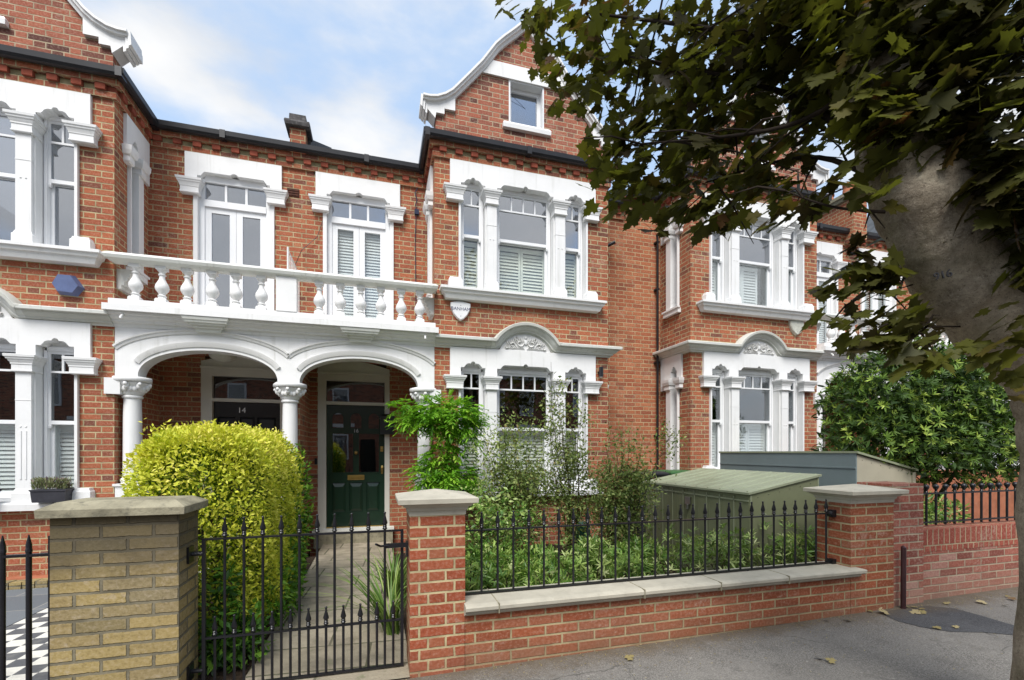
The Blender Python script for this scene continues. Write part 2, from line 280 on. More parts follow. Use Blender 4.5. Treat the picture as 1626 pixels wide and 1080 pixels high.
# ------------------------------------------------------------------ mesh builder
class MB:
    def __init__(s): s.v=[]; s.f=[]
    def add(s,vs,fs):
        b=len(s.v); s.v+=[tuple(q) for q in vs]; s.f+=[tuple(b+i for i in q) for q in fs]; return s
    def box(s,x0,x1,y0,y1,z0,z1):
        return s.add([(x0,y0,z0),(x1,y0,z0),(x1,y1,z0),(x0,y1,z0),(x0,y0,z1),(x1,y0,z1),(x1,y1,z1),(x0,y1,z1)],
            [(0,3,2,1),(4,5,6,7),(0,1,5,4),(1,2,6,5),(2,3,7,6),(3,0,4,7)])
    def stack(s,x0,x1,yf,yb,prof,back=0,sides=(1,1)):
        "rectangles growing outward by o at each z; front at yf; closed top and bottom"
        vs=[];fs=[]
        for z,o in prof:
            a=x0-o*sides[0]; b=x1+o*sides[1]; c=yf-o; d=yb+o*back
            if b<a+.004: a=(a+b)/2-.002; b=a+.004
            if d<c+.004: c=(c+d)/2-.002; d=c+.004
            vs+=[(a,c,z),(b,c,z),(b,d,z),(a,d,z)]
        n=len(prof)
        for k in range(n-1):
            q=4*k
            for i in range(4): j=(i+1)%4; fs.append((q+i,q+j,q+4+j,q+4+i))
        fs.append((3,2,1,0)); q=4*(n-1); fs.append((q,q+1,q+2,q+3))
        return s.add(vs,fs)
    def plate(s,outer,holes,f,b,axis='y'):
        "2D shape (a,z) with holes, from depth f (visible side, smaller y / smaller x) to b"
        loops=[outer]+holes
        flat=[p for l in loops for p in l]
        tris=tessellate_polygon([[Vector((p[0],p[1],0)) for p in l] for l in loops])
        P=(lambda a,z,d:(a,d,z)) if axis=='y' else (lambda a,z,d:(d,a,z))
        n=len(flat); vs=[P(a,z,f) for a,z in flat]+[P(a,z,b) for a,z in flat]; fs=[]
        for t in tris:
            a,b_,c=[flat[i] for i in t]
            ar=(b_[0]-a[0])*(c[1]-a[1])-(b_[1]-a[1])*(c[0]-a[0])
            if abs(ar)<1e-12: continue
            t=tuple(t) if ar>0 else tuple(reversed(t))
            if axis!='y': t=tuple(reversed(t))
            fs.append(t); fs.append(tuple(i+n for i in reversed(t)))
        o=0
        for k,l in enumerate(loops):
            m=len(l); ar=sum(l[i][0]*l[(i+1)%m][1]-l[(i+1)%m][0]*l[i][1] for i in range(m))
            ccw=ar>0
            if k>0: ccw=not ccw
            if axis!='y': ccw=not ccw
            for i in range(m):
                j=(i+1)%m
                q=(o+i,o+i+n,o+j+n,o+j)
                fs.append(q if ccw else tuple(reversed(q)))
            o+=m
        return s.add(vs,fs)
    def lathe(s,cx,cy,prof,n=16,sx=1,sy=1):
        vs=[];fs=[]
        for r,z in prof:
            for i in range(n):
                a=2*math.pi*i/n; vs.append((cx+r*sx*math.cos(a),cy+r*sy*math.sin(a),z))
        m=len(prof)
        for k in range(m-1):
            for i in range(n):
                j=(i+1)%n; fs.append((k*n+i,k*n+j,(k+1)*n+j,(k+1)*n+i))
        fs.append(tuple(reversed(range(n)))); fs.append(tuple((m-1)*n+i for i in range(n)))
        return s.add(vs,fs)
    def tube(s,pts,r,n=8):
        pts=[Vector(p) for p in pts]; rr=r if isinstance(r,(list,tuple)) else [r]*len(pts)
        vs=[];fs=[];m=len(pts); ref=None
        for k,p in enumerate(pts):
            d=(pts[min(k+1,m-1)]-pts[max(k-1,0)]).normalized()
            if ref is None: ref=Vector((0,0,1)) if abs(d.z)<.9 else Vector((1,0,0))
            x=d.cross(ref).normalized(); y=d.cross(x).normalized(); ref=-y if False else ref
            for i in range(n):
                a=2*math.pi*i/n; vs.append(p+(x*math.cos(a)+y*math.sin(a))*rr[k])
        for k in range(m-1):
            for i in range(n):
                j=(i+1)%n; fs.append((k*n+i,k*n+j,(k+1)*n+j,(k+1)*n+i))
        fs.append(tuple(range(n))); fs.append(tuple((m-1)*n+i for i in reversed(range(n))))
        # orient outward
        return s.add(vs,[tuple(reversed(f)) for f in fs])
    def sweepz(s,path,prof,closed=False):
        "path of (x,y) seen from above with outside on its right hand; prof list of (out,z), open back"
        n=len(path);m=len(prof);vs=[];fs=[]
        nor=[]
        for i in range(n-1):
            dx=path[i+1][0]-path[i][0];dy=path[i+1][1]-path[i][1];l=math.hypot(dx,dy); nor.append((dy/l,-dx/l))
        for i in range(n):
            if i==0: N=nor[0]
            elif i==n-1: N=nor[-1]
            else:
                a,b=nor[i-1],nor[i]; k=1+a[0]*b[0]+a[1]*b[1]; N=((a[0]+b[0])/k,(a[1]+b[1])/k)
            for o,z in prof: vs.append((path[i][0]+N[0]*o,path[i][1]+N[1]*o,z))
        for i in range(n-1):
            for k in range(m):
                k2=(k+1)%m
                fs.append((i*m+k,(i+1)*m+k,(i+1)*m+k2,i*m+k2))
        fs.append(tuple(reversed(range(m)))); fs.append(tuple((n-1)*m+k for k in range(m)))
        return s.add(vs,fs)
    def sweepxz(s,path,prof,y):
        "curve of (x,z) on a facade; prof list of (radial, out) : radial to the left of travel, out towards the street"
        n=len(path);m=len(prof);vs=[];fs=[]
        for i in range(n):
            a=path[max(i-1,0)];b=path[min(i+1,n-1)];dx=b[0]-a[0];dz=b[1]-a[1];l=math.hypot(dx,dz);N=(-dz/l,dx/l)
            for r,o in prof: vs.append((path[i][0]+N[0]*r,y-o,path[i][1]+N[1]*r))
        for i in range(n-1):
            for k in range(m):
                k2=(k+1)%m; fs.append((i*m+k,i*m+k2,(i+1)*m+k2,(i+1)*m+k))
        fs.append(tuple(range(m))); fs.append(tuple((n-1)*m+k for k in reversed(range(m))))
        return s.add(vs,fs)
    def ball(s,c,r,n=10,m=6,sc=(1,1,1)):
        prof=[(r*math.sin(math.pi*k/m),-r*math.cos(math.pi*k/m)) for k in range(m+1)]
        prof[0]=(r*.05,-r); prof[-1]=(r*.05,r)
        vs0=len(s.v); s.lathe(0,0,prof,n)
        for i in range(vs0,len(s.v)):
            x,y,z=s.v[i]; s.v[i]=(c[0]+x*sc[0],c[1]+y*sc[1],c[2]+z*sc[2])
        return s
    def build(s,name,mat,parent=None,T=None,smooth=None):
        vs=s.v; fs=s.f
        if T is not None:
            vs=[T(*q) for q in vs]
            if T.flip: fs=[tuple(reversed(q)) for q in fs]
        me=bpy.data.meshes.new(name); me.from_pydata([tuple(q) for q in vs],[],fs); me.materials.append(mat)
        off=Vector((0,0,0))
        if parent is not None:
            p=parent
            while p is not None: off+=p.location; p=p.parent
        uvl=me.uv_layers.new(name='UVMap')
        for p in me.polygons:
            n=p.normal; a=max(range(3),key=lambda i:abs(n[i]))
            for li in p.loop_indices:
                c=me.vertices[me.loops[li].vertex_index].co+off
                uvl.data[li].uv=(c.y,c.z) if a==0 else ((c.x,c.z) if a==1 else (c.x,c.y))
        if smooth is not None:
            me.shade_smooth(); me.set_sharp_from_angle(angle=R(smooth))
        o=bpy.data.objects.new(name,me); COL.objects.link(o); o.parent=parent
        return o
def tag(o,label=None,cat=None,group=None,kind=None):
    if label: o['label']=label
    if cat: o['category']=cat
    if group: o['group']=group
    if kind: o['kind']=kind
    return o
def thing(name,label,cat,loc=(0,0,0),group=None,rz=0):
    o=bpy.data.objects.new(name,None); COL.objects.link(o); o.location=loc; o.rotation_euler.z=rz; o.empty_display_size=.1
    return tag(o,label,cat,group)
def dup(o,loc=None,parent=None):
    c=o.copy(); COL.objects.link(c)
    if loc is not None: c.location=loc
    if parent is not None: c.parent=parent
    return c
def TR(ox,oy,m=1,oz=0):
    "x along the terrace measured from the party line, m=-1 mirrors"
    def T(x,y,z): return (m*x,y-oy,z-oz)
    T.flip=(m<0)
    class W: pass
    def g(x,y,z): return T(x,y,z)
    g.flip=(m<0); return g
def text(name,body,size,mat,loc,rot,parent=None,ext=.002,font=None,sx=1):
    cu=bpy.data.curves.new(name,'FONT'); cu.body=body; cu.size=size; cu.extrude=ext; cu.align_x='CENTER'; cu.align_y='CENTER'
    tmp=bpy.data.objects.new(name,cu); COL.objects.link(tmp)
    dg=bpy.context.evaluated_depsgraph_get(); me=bpy.data.meshes.new_from_object(tmp.evaluated_get(dg))
    bpy.data.objects.remove(tmp); me.materials.clear(); me.materials.append(mat)
    o=bpy.data.objects.new(name,me); COL.objects.link(o); o.parent=parent; o.location=loc; o.rotation_euler=rot; o.scale=(sx,1,1); return o
# ------------------------------------------------------------------ the terraced house (lx from the party line of the paired porch)
YB,YR,YD=6.9,7.8,8.14           # bay front, recessed wall, door wall
BX0,BX1,HW=1.975,4.82,5.62
def rect(a0,a1,z0,z1): return [(a0,z0),(a1,z0),(a1,z1),(a0,z1)]
def cut(a0,a1,z0,z1,drop=.06,w=.12):
    "opening with an ogee shouldered lintel and a bead at its crown"
    c=(a0+a1)/2; zt=z1; w=min(w,(a1-a0)*.3)
    pts=[(a0,z0),(a1,z0),(a1,zt-drop),(a1-w*.45,zt-drop),(a1-w*.55,zt-drop*.75),(a1-w*.75,zt-drop*.25),(a1-w,zt)]
    pts+=[(c+.035,zt),(c+.028,zt+.018),(c+.012,zt+.03),(c-.012,zt+.03),(c-.028,zt+.018),(c-.035,zt)]
    pts+=[(a0+w,zt),(a0+w*.75,zt-drop*.25),(a0+w*.55,zt-drop*.75),(a0+w*.45,zt-drop),(a0,zt-drop)]
    return pts
def capital(mb,x0,x1,yf,yb,z0,z1,s=1.0,sides=(1,1)):
    h=z1-z0
    mb.stack(x0,x1,yf,yb,[(z0,.012),(z0+.03*h,.022*s),(z0+.10*h,.022*s),(z0+.12*h,.0115),(z0+.42*h,.0115),(z0+.44*h,.024*s),(z0+.52*h,.024*s),(z0+.62*h,.040*s),(z0+.70*h,.046*s),(z0+.72*h,.058*s),(z0+.82*h,.062*s),(z0+.84*h,.075*s),(z0+.98*h,.08*s),(z1,.07*s)],sides=sides)
def sash(parent,T,name,x0,x1,z0,z1,ztr,zm,lights,y,glassU,shut=None,glassL=None,label=None,panels=1,open_shut=None):
    fw=.042; mb=MB()
    # box frame
    mb.box(x0-.03,x0,y-.02,y+.12,z0,z1); mb.box(x1,x1+.03,y-.02,y+.12,z0,z1); mb.box(x0,x1,y-.02,y+.12,z1-.0,z1+.05); mb.box(x0-.055,x1+.055,y+.005,y+.13,z1+.05,z1+.20); mb.box(x0-.055,x0-.03,y+.0,y+.12,z0-.05,z1+.05); mb.box(x1+.03,x1+.055,y+.0,y+.12,z0-.05,z1+.05); mb.box(x0-.03,x1+.03,y-.05,y+.12,z0-.05,z0)
    # upper sash
    mb.box(x0,x0+.028,y,y+.035,zm,z1); mb.box(x1-.028,x1,y,y+.035,zm,z1); mb.box(x0+.028,x1-.028,y,y+.035,z1-.035,z1)
    mb.box(x0+.028,x1-.028,y,y+.035,zm,zm+.045); mb.box(x0+.028,x1-.028,y-.002,y+.035,ztr-.012,ztr+.012)
    for k in range(1,lights):
        x=x0+.028+(x1-x0-.056)*k/lights; mb.box(x-.011,x+.011,y,y+.03,ztr+.012,z1-.035)
    for xh in (x0+.014,x1-.014): mb.stack(xh-.012,xh+.012,y+.005,y+.03,[(zm-.05,0),(zm-.02,.008),(zm,.004)])
    # lower sash
    y2=y+.045
    mb.box(x0,x0+.04,y2,y2+.035,z0,zm+.03); mb.box(x1-.04,x1,y2,y2+.035,z0,zm+.03); mb.box(x0+.04,x1-.04,y2,y2+.035,z0,z0+.07); mb.box(x0+.04,x1-.04,y2,y2+.035,zm-.01,zm+.03)
    fr=mb.build('window',M['frame'],parent,T)
    if label: fr['label']=label
    g=MB(); g.box(x0+.02,x1-.02,y+.015,y+.019,zm+.01,z1-.01); g.build('glass_pane',M[glassU],fr,T)
    g=MB(); g.box(x0+.03,x1-.03,y2+.015,y2+.019,z0+.03,zm); g.build('glass_pane',M[glassL or glassU],fr,T)
    if shut:
        zt=zm-.01; sh=MB(); a,b=x0+.01,x1-.01
        rng_=[(a,b)] if panels==1 else [(a,(a+b)/2-.003),((a+b)/2+.003,b)]
        if open_shut=='half': rng_=[(a+(b-a)*.22,(a+b)/2+.12),((a+b)/2+.126,b)]
        ys=y2+.09
        for p0,p1 in rng_:
            sh.box(p0,p0+.035,ys,ys+.028,z0,zt); sh.box(p1-.035,p1,ys,ys+.028,z0,zt); sh.box(p0+.035,p1-.035,ys,ys+.028,zt-.06,zt); sh.box(p0+.035,p1-.035,ys,ys+.028,z0,z0+.08)
            z=z0+.10
            while z<zt-.08:
                sh.add([(p0+.035,ys+.002,z),(p1-.035,ys+.002,z),(p1-.035,ys+.030,z+.052),(p0+.035,ys+.030,z+.052),(p0+.035,ys+.008,z-.003),(p1-.035,ys+.008,z-.003),(p1-.035,ys+.036,z+.049),(p0+.035,ys+.036,z+.049)],[(0,1,2,3),(7,6,5,4),(0,4,5,1),(3,2,6,7)])
                z+=.052
        sh.build('shutter',M[shut],fr,T)
    return fr
def scroll_relief(mb,cx,z0,w,h,y,kind=0):
    "acanthus-like scrolls in relief inside the little arched pediment"
    def spiral(x,z,r,turn,flip,a0):
        pts=[];N=16
        for k in range(N+1):
            f=k/N; a=a0+flip*turn*f*2*math.pi; rr=r*(1-f*.82)
            pts.append((x+rr*math.cos(a),y-.008-.006*math.sin(f*3.1),z+rr*math.sin(a)))
        mb.tube(pts,[.006+.009*(1-abs(2*k/N-1)) for k in range(N+1)],6)
    lim=lambda x:h*math.sqrt(max(0,1-((x-cx)/(w/2))**2))
    for s in (-1,1):
        spiral(cx+s*w*.12,z0+h*.42,h*.30,1.25,s,math.pi*.5)
        spiral(cx+s*w*.28,z0+h*.28,h*.22,1.2,-s,-math.pi*.5)
        spiral(cx+s*w*.40,z0+h*.15,h*.12,1.1,s,math.pi*.5)
        spiral(cx+s*w*.20,z0+h*.70,h*.15,1.1,-s,0)
        for k in range(9):
            x=cx+s*w*(.05+.042*k); zt=lim(x)*.93
            mb.tube([(x-s*.03,y-.005,z0+zt*.45),(x,y-.016,z0+zt*.7),(x+s*.008,y-.006,z0+zt*.93)],[.004,.011,.004],6)
            mb.tube([(x-s*.02,y-.005,z0+.008),(x+s*.012,y-.012,z0+zt*.18),(x+s*.03,y-.005,z0+zt*.36)],[.004,.009,.003],6)
    mb.ball((cx,y-.006,z0+h*.5),.03,8,5,(1,.5,1.5)); mb.ball((cx,y-.006,z0+h*.82),.02,8,5,(1,.6,1.3))
def baluster_mesh():
    mb=MB(); z=3.37; q=1.16
    mb.stack(-.062,.062,-.062,.062,[(z,.0),(z+.035,.0),(z+.036,-.004),(z+.05,-.012)],back=1)
    mb.lathe(0,0,[(a_*q,b_) for a_,b_ in [(.045,z+.045),(.035,z+.07),(.045,z+.085),(.030,z+.10),(.034,z+.12),(.058,z+.155),(.066,z+.19),(.060,z+.225),(.042,z+.265),(.028,z+.30),(.026,z+.335),(.036,z+.345),(.036,z+.357),(.026,z+.365),(.030,z+.385),(.048,z+.41),(.048,z+.415)]],18)
    mb.stack(-.055,.055,-.055,.055,[(z+.412,0),(z+.455,0)],back=1)
    return mb
def house(ox,m,label,P):
    root=thing('terraced_house',label,'house',(ox,YB,P.get('dz',0)))
    T=TR(ox,YB,m)
    up,lo=3.36,0
    W=lambda:MB()
    # --- brick walls
    w=W()
    winU=[(2.36,2.73),(2.92,3.84),(4.04,4.40)]
    zs0,zs1=3.90,5.60
    holes=[rect(a-.02,b+.025,3.88,5.70) for a,b in winU]+[rect(a-.02,b+.025,.88,2.93) for a,b in winU]
    w.plate(rect(BX0,BX1,-.4,6.14),holes,YB,YB+.24)
    # return beside the porch with its slit window on both floors
    rh=[rect(7.205,7.45,3.88,5.70)] if not P.get('noslit') else []
    w.plate(rect(YB+.24,YR,3.06,6.14),rh,BX0,BX0+.2,'x')
    w.box(BX0,BX0+.2,YB+.24,YD+.1,-.1,3.06)
    # outer return (towards the other neighbour)
    w.plate(rect(YB+.24,YR,-.4,6.14),[rect(7.205,7.45,3.88,5.70),rect(7.205,7.45,.88,2.93)],BX1-.2,BX1,'x')
    # recessed upper wall and door wall
    w.plate(rect(0,BX0,3.30,6.14),[rect(.375,1.385,3.36,5.70)],YR,YR+.24)
    dx0,dx1=P.get('door',(.29,1.29)); 
    w.plate(rect(0.11,BX0,-.4,3.2),[rect(dx0,dx1,-.05,2.98)],YD,YD+.2)
    w.box(-.0,.11,7.13,YD+.2,-.1,3.2)                      # half of the dividing wall in the porch
    # dwarf wall below the outer porch column
    w.box(1.66,BX0-.002,6.93,7.2,-.1,.80)
    w.build('wall',M['brick'],root,T)
    g=W(); g.plate(rect(BX1,HW,-.4,6.14),[],YR,YR+.24); g.build('wall',M['brick_orange'],root,T)
    # brick quoin strip between window surround and corner is part of wall; gable is older brick
    cxg=(BX0+BX1)/2
    def G(x): return 2*cxg-x
    prof=[(1.99,6.12),(1.99,6.50),(2.11,6.50),(2.11,6.58),(2.27,6.58),(2.27,6.86),(2.33,6.95),(2.48,7.12),(2.66,7.33),(2.90,7.66),(3.15,7.88),(3.30,8.04)]
    out=prof+[(cxg,8.12)]+[(G(x),z) for x,z in reversed(prof)]
    out=list(reversed(out))
    g=W(); g.plate(out,[rect(3.12,3.69,6.60,7.27)],YB+.002,YB+.22); gb=g.build('gable',M['brick_gable'],root,T)
    # gable coping (curved, white) and corner blocks
    curve=[(1.80,6.70),(1.90,6.70),(2.0,6.72),(2.12,6.78),(2.22,6.86),(2.33,6.99),(2.48,7.17),(2.66,7.39),(2.87,7.70),(3.0,7.84),(3.15,7.98),(3.31,8.14),(cxg,8.22)]
    cp=W()
    pr=[(.0,-.30),(.0,.12),(-.028,.12),(-.034,.095),(-.06,.09),(-.07,.055),(-.10,.045),(-.105,-.30)]
    cp.sweepxz(curve,pr,YB); cp.sweepxz([(G(x),z) for x,z in reversed(curve)],pr,YB)
    for sgn in (0,1):
        X=(lambda x:x) if sgn==0 else G
        poly=[(1.86,6.66),(1.86,6.54),(1.98,6.42),(1.995,6.505),(2.115,6.505),(2.115,6.585),(2.275,6.585),(2.275,6.80),(2.10,6.70),(1.95,6.665)]
        pp=[(X(a),b) for a,b in poly]; cp.plate(pp,[],YB-.045,YB+.18)
        # moulded scroll end
        for k,(dx,z0,z1) in enumerate([(0,6.50,6.70),(.035,6.47,6.66),(.07,6.44,6.60)]):
            q=[(X(1.76+dx),z0+.04),(X(1.79+dx),z0+.04-.02),(X(1.80+dx),z1),(X(1.77+dx),z1)]
            cp.plate(q,[],YB-.09+.02*k,YB+.2)
    cp.build('coping',M['white'],gb,T)
    b=W(); b.plate([(2.66,7.27),(G(2.66),7.27),(G(2.80),7.49),(2.80,7.49)],[rect(3.16,3.65,7.272,7.274)] and [],YB-.03,YB+.1); b.build('stucco_band',M['white'],gb,T)
    gw=W(); x0,x1,z0,z1=3.12,3.69,6.60,7.27
    gw.box(x0,x0+.07,YB+.12,YB+.2,z0,z1); gw.box(x1-.07,x1,YB+.12,YB+.2,z0,z1); gw.box(x0+.07,x1-.07,YB+.12,YB+.2,z1-.08,z1); gw.box(x0+.07,x1-.07,YB+.12,YB+.2,z0,z0+.06)
    gw.box(x0-.004,x0+.02,YB-.005,YB+.12,z0,z1);gw.box(x1-.02,x1+.004,YB-.005,YB+.12,z0,z1);gw.box(x0+.02,x1-.02,YB-.004,YB+.12,z1-.02,z1)
    gwo=gw.build('window',M['frame'],gb,T)
    q=W(); q.box(x0+.05,x1-.05,YB+.15,YB+.155,z0+.04,z1-.05); q.build('glass_pane',M['glass_up'],gb,T)
    q=W(); q.stack(x0-.07,x1+.07,YB-.02,YB+.1,[(6.49,.0),(6.50,.035),(6.56,.04),(6.60,.015)]); q.build('window_sill',M['white'],gb,T)
    # --- eaves: projecting course, dentils, projecting course
    e=W()
    path=[(0,YR),(BX0,YR),(BX0,YB),(BX1,YB),(BX1,YR),(HW,YR)]
    # outside is on the right hand travelling +x (towards -y)
    e.sweepz(path,[(-.02,5.868),(.035,5.868),(.035,5.942),(-.02,5.942)])
    e.sweepz(path,[(-.02,6.019),(.075,6.019),(.075,6.10),(-.02,6.10)])
    mo=W(); mo.sweepz(path,[(-.02,5.944),(.014,5.944),(.014,6.017),(-.02,6.017)])
    e0=e; e=W()
    def dent(xa,xb,y,ax):
        n=max(1,round(abs(xb-xa)/.24)); st=(xb-xa)/n
        for k in range(n):
            c=xa+st*(k+.5)
            if ax=='x': e.box(c-.052,c+.052,y-.068,y+.02,5.946,6.014)
            elif ax=='l': e.box(y-.068,y+.02,c-.056,c+.056,5.944,6.014)
            else: e.box(y-.02,y+.068,c-.056,c+.056,5.944,6.014)
    dent(0,BX0,YR,'x'); dent(BX0,BX1,YB,'x'); dent(BX1,HW,YR,'x'); dent(YB,YR,BX0,'l'); dent(YB,YR,BX1,'r')
    e.box(BX0-.02,BX0+.1,YB-.02,YB+.1,5.944,6.014)
    eo=e0.build('eaves_brickwork',M['brick'],root,T); e.build('dentil_course',M['dentil'],eo,T); mo.build('recessed_mortar',M['mortar'],eo,T)
    gt=W()
    gp=[(.06,6.125),(.085,6.085),(.115,6.072),(.15,6.08),(.17,6.11),(.175,6.175),(.16,6.175),(.06,6.175)]
    gt.sweepz([(p[0]-(0 if i else 0),p[1]) for i,p in enumerate(path)],gp)
    for cxx,cyy in ((BX0-.12,YB-.12),(BX0-.12,YR-.12),(1.0,YR-.12),(3.4,YB-.12),(BX1+.12,YB-.12)):
        gt.stack(cxx-.035,cxx+.035,cyy-.063,cyy+.06,[(6.066,0),(6.18,0)])
    gt.build('gutter',M['gutter'],root,T)
    # --- roof
    r=W(); yr=11.4; zr=6.10+(yr-(YR-.1))*.545
    r.add([(0,YR-.12,6.12),(HW,YR-.12,6.12),(HW,yr,zr),(0,yr,zr),(0,15.2,6.1),(HW,15.2,6.1)],[(0,1,2,3),(3,2,5,4)])
    ygr=YR+.3+(8.1-6.2)/.545
    r.add([(BX0-.05,YB+.2,6.14),(cxg,YB+.2,8.02),(BX1+.05,YB+.2,6.14),(BX0-.05,YR+.1,6.14),(cxg,ygr,8.02),(BX1+.05,YR+.1,6.14)],[(0,1,4,3),(1,2,5,4)])
    ro=r.build('roof',M['slate'],root,T)
    # solid body behind: side and back walls
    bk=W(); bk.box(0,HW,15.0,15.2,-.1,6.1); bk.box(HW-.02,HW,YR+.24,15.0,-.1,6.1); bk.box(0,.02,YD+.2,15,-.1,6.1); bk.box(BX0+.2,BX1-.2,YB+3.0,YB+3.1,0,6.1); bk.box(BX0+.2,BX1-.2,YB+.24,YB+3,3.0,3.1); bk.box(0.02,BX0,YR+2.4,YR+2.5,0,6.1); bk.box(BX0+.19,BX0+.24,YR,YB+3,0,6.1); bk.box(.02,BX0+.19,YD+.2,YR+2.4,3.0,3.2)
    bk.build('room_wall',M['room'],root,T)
    # --- bay surround, both floors
    for fl,(z0,zt,zc0,zc1,ct) in enumerate([(.90,3.07,2.44,2.64,2.835),(3.93,5.862,5.24,5.45,5.60)]):
        s=W()
        op=[(2.36,2.735),(2.92,3.84),(4.04,4.405)]
        # outline: wide top, narrow below corbels
        outer=[(2.36-.03,z0),(4.405+.03,z0),(4.405+.03,zc0+.02),(4.575,zc0+.02),(4.575,zt),(2.20,zt),(2.20,zc0+.02),(2.33,zc0+.02)]
        hs=[cut(a,b,z0+.02,ct) for a,b in op]
        s.plate(outer,hs,YB-.045,YB+.16)
        so=s.build('window_surround',M['white'],root,T)
        for a,b,yy,y2_,sc_ in ((2.155,2.375,YB-.08,YB+.02,.75),(4.385,4.60,YB-.08,YB+.02,.75),(2.742,2.912,YB-.10,YB+.073,.8),(3.848,4.032,YB-.10,YB+.073,.8)):
            c=W(); capital(c,a,b,yy,y2_,zc0,zc1,sc_); c.build('capital',M['white'],so,T,30)
        for a,b in ((2.752,2.902),(3.858,4.022)):
            pl=W()
            pl.box(a,b,YB-.085,YB+.0,z0+.12,zc0)
            for zz in ((zc0-.30,) if fl else (zc0-.32,)):
                pl.box(a-.004,b+.004,YB-.089,YB,zz-.012,zz-.006); 
            if fl==0:
                for xx in (a+.05,b-.05): pl.box(xx-.008,xx+.008,YB-.092,YB-.08,1.18,1.75)
            zz=zc0-.52 if fl else 1.80
            for xx in (a+.05,b-.05): pl.ball((xx,YB-.086,zz),.011,8,5,(1,.7,1))
            pl.build('pilaster',M['white'],so,T)
        zb=z0
        for a,b in ((2.17,2.375),(2.728,2.927),(3.833,4.047),(4.39,4.58)):
            bs=W(); bs.stack(a,b,YB-.11,YB+.033,[(zb-.01,0),(zb+.12,0),(zb+.135,-.012),(zb+.165,-.02)]); bs.build('pilaster_base',M['white'],so,T)
        si=W(); x0,x1=2.13,4.62
        zt_=z0+.01
        si.stack(x0,x1,YB-.10,YB+.05,[(zt_-.17,-.02),(zt_-.165,.0),(zt_-.10,.03),(zt_-.09,.05),(zt_-.05,.065),(zt_-.045,.085),(zt_-.01,.085),(zt_,.06)] if fl else [(zt_-.10,.0),(zt_-.095,.04),(zt_-.02,.045),(zt_,.03)])
        si.build('window_sill',M['white'],so,T,20)
        ztr,zm=(2.48,1.84) if fl==0 else (5.285,4.79)
        gl='glass' if fl==0 else 'glass_up'
        zb2,zt2=(z0+.06,ct-.10) if fl==0 else (z0+.05,ct-.05)
        sh=P['shut'][fl]
        gL=(('glass_shut' if fl else 'glass_low') if sh[0] else gl)
        sash(root,T,'window',2.40,2.695,zb2,zt2,ztr,zm,2,YB+.10,gl,sh[0],gL,panels=1)
        sash(root,T,'window',2.965,3.80,zb2,zt2,ztr,zm,4,YB+.10,gl,sh[1],gL,panels=2,open_shut=P.get('half') if fl else None)
        sash(root,T,'window',4.08,4.365,zb2,zt2,ztr,zm,2,YB+.10,gl,sh[2],gL,panels=1)
        # slit windows on the returns
        for side in (0,1):
            if fl==0 and side==0: continue
            xr=BX0 if side==0 else BX1; d=-1 if side==0 else 1
            q=W(); o_=[(7.11,zt),(7.11,zc0+.02),(7.215,zc0+.02),(7.215,z0),(7.56,z0),(7.56,zc0+.02),(7.73,zc0+.02),(7.73,zt)]
            hole=cut(7.235,7.42,z0+.02,ct,.05,.05)
            f_,b_=(xr-.04,xr+.1) if side==0 else (xr+.04,xr-.1)
            if side==0: q.plate(o_[::-1],[hole],f_,b_,'x')
            else: q.plate(o_[::-1],[hole],xr-.1,xr+.04,'x')
            xa,xb=(xr-.06,xr+.02) if side==0 else (xr-.02,xr+.06)
            for ya,yb in ((7.12,7.22),(7.43,7.56)):
                q.stack(xa,xb,ya,yb,[(zc0,0),(zc0+.02,.015),(zc0+.09,.01),(zc0+.10,.03),(zc0+.15,.045),(zc1,.05)],back=1)
            q.box(xa,xb,7.17,7.62,z0-.10,z0-.02); q.box(xa-.02 if side==0 else xb-.03,xb-.05 if side==0 else xb+.02,7.15,7.64,z0-.02,z0+.01)
            q.build('window_surround',M['white'],root,T)
            q=W(); xf=xr+.11*(-d); q.box(min(xf,xf-d*.03),max(xf,xf-d*.03),7.22,7.25,z0,ct-.05); q.box(min(xf,xf-d*.03),max(xf,xf-d*.03),7.40,7.43,z0,ct-.05); q.box(min(xf,xf-d*.03),max(xf,xf-d*.03),7.25,7.40,ct-.09,ct-.05);q.box(min(xf,xf-d*.03),max(xf,xf-d*.03),7.25,7.40,zm,zm+.04);q.box(min(xf,xf-d*.03),max(xf,xf-d*.03),7.25,7.40,z0,z0+.06)
            wo=q.build('window',M['frame'],root,T)
            q=W(); q.box(min(xf-d*.012,xf-d*.016),max(xf-d*.012,xf-d*.016),7.24,7.41,z0+.02,ct-.07); q.build('glass_pane',M['glass_up' if fl else 'glass'],wo,T)
    # --- string cornice over ground bay, rising into a small arched pediment
    c=W()
    cp_=[(0,3.055),(.02,3.055),(.03,3.075),(.06,3.085),(.065,3.105),(.10,3.125),(.125,3.15),(.13,3.165),(.17,3.17),(.175,3.205),(.16,3.215),(.0,3.225)]
    a0,a1=2.96,3.80; cxp=(a0+a1)/2
    c.sweepz([(BX0-.0,YB),(a0-.14,YB)],cp_); c.sweepz([(a1+.14,YB),(BX1,YB),(BX1,YR)],cp_)
    arc=[]
    N=22; Rr=(.42**2+.26**2)/(2*.26); zc=3.07+.26-Rr; am=math.asin(.42/Rr)
    for k in range(N+1):
        a=-am+2*am*k/N; arc.append((cxp+Rr*math.sin(a),zc+Rr*math.cos(a)))
    arcx=[(a0-.145,3.057),(a0-.09,3.057),(a0-.045,3.06)]+arc[1:-1]+[(a1+.045,3.06),(a1+.09,3.057),(a1+.145,3.057)]
    c.sweepxz(arcx,[(0,0),(0,.02),(.02,.03),(.03,.06),(.05,.065),(.07,.10),(.095,.125),(.11,.13),(.115,.17),(.15,.175),(.16,.16),(.17,.0)],YB)
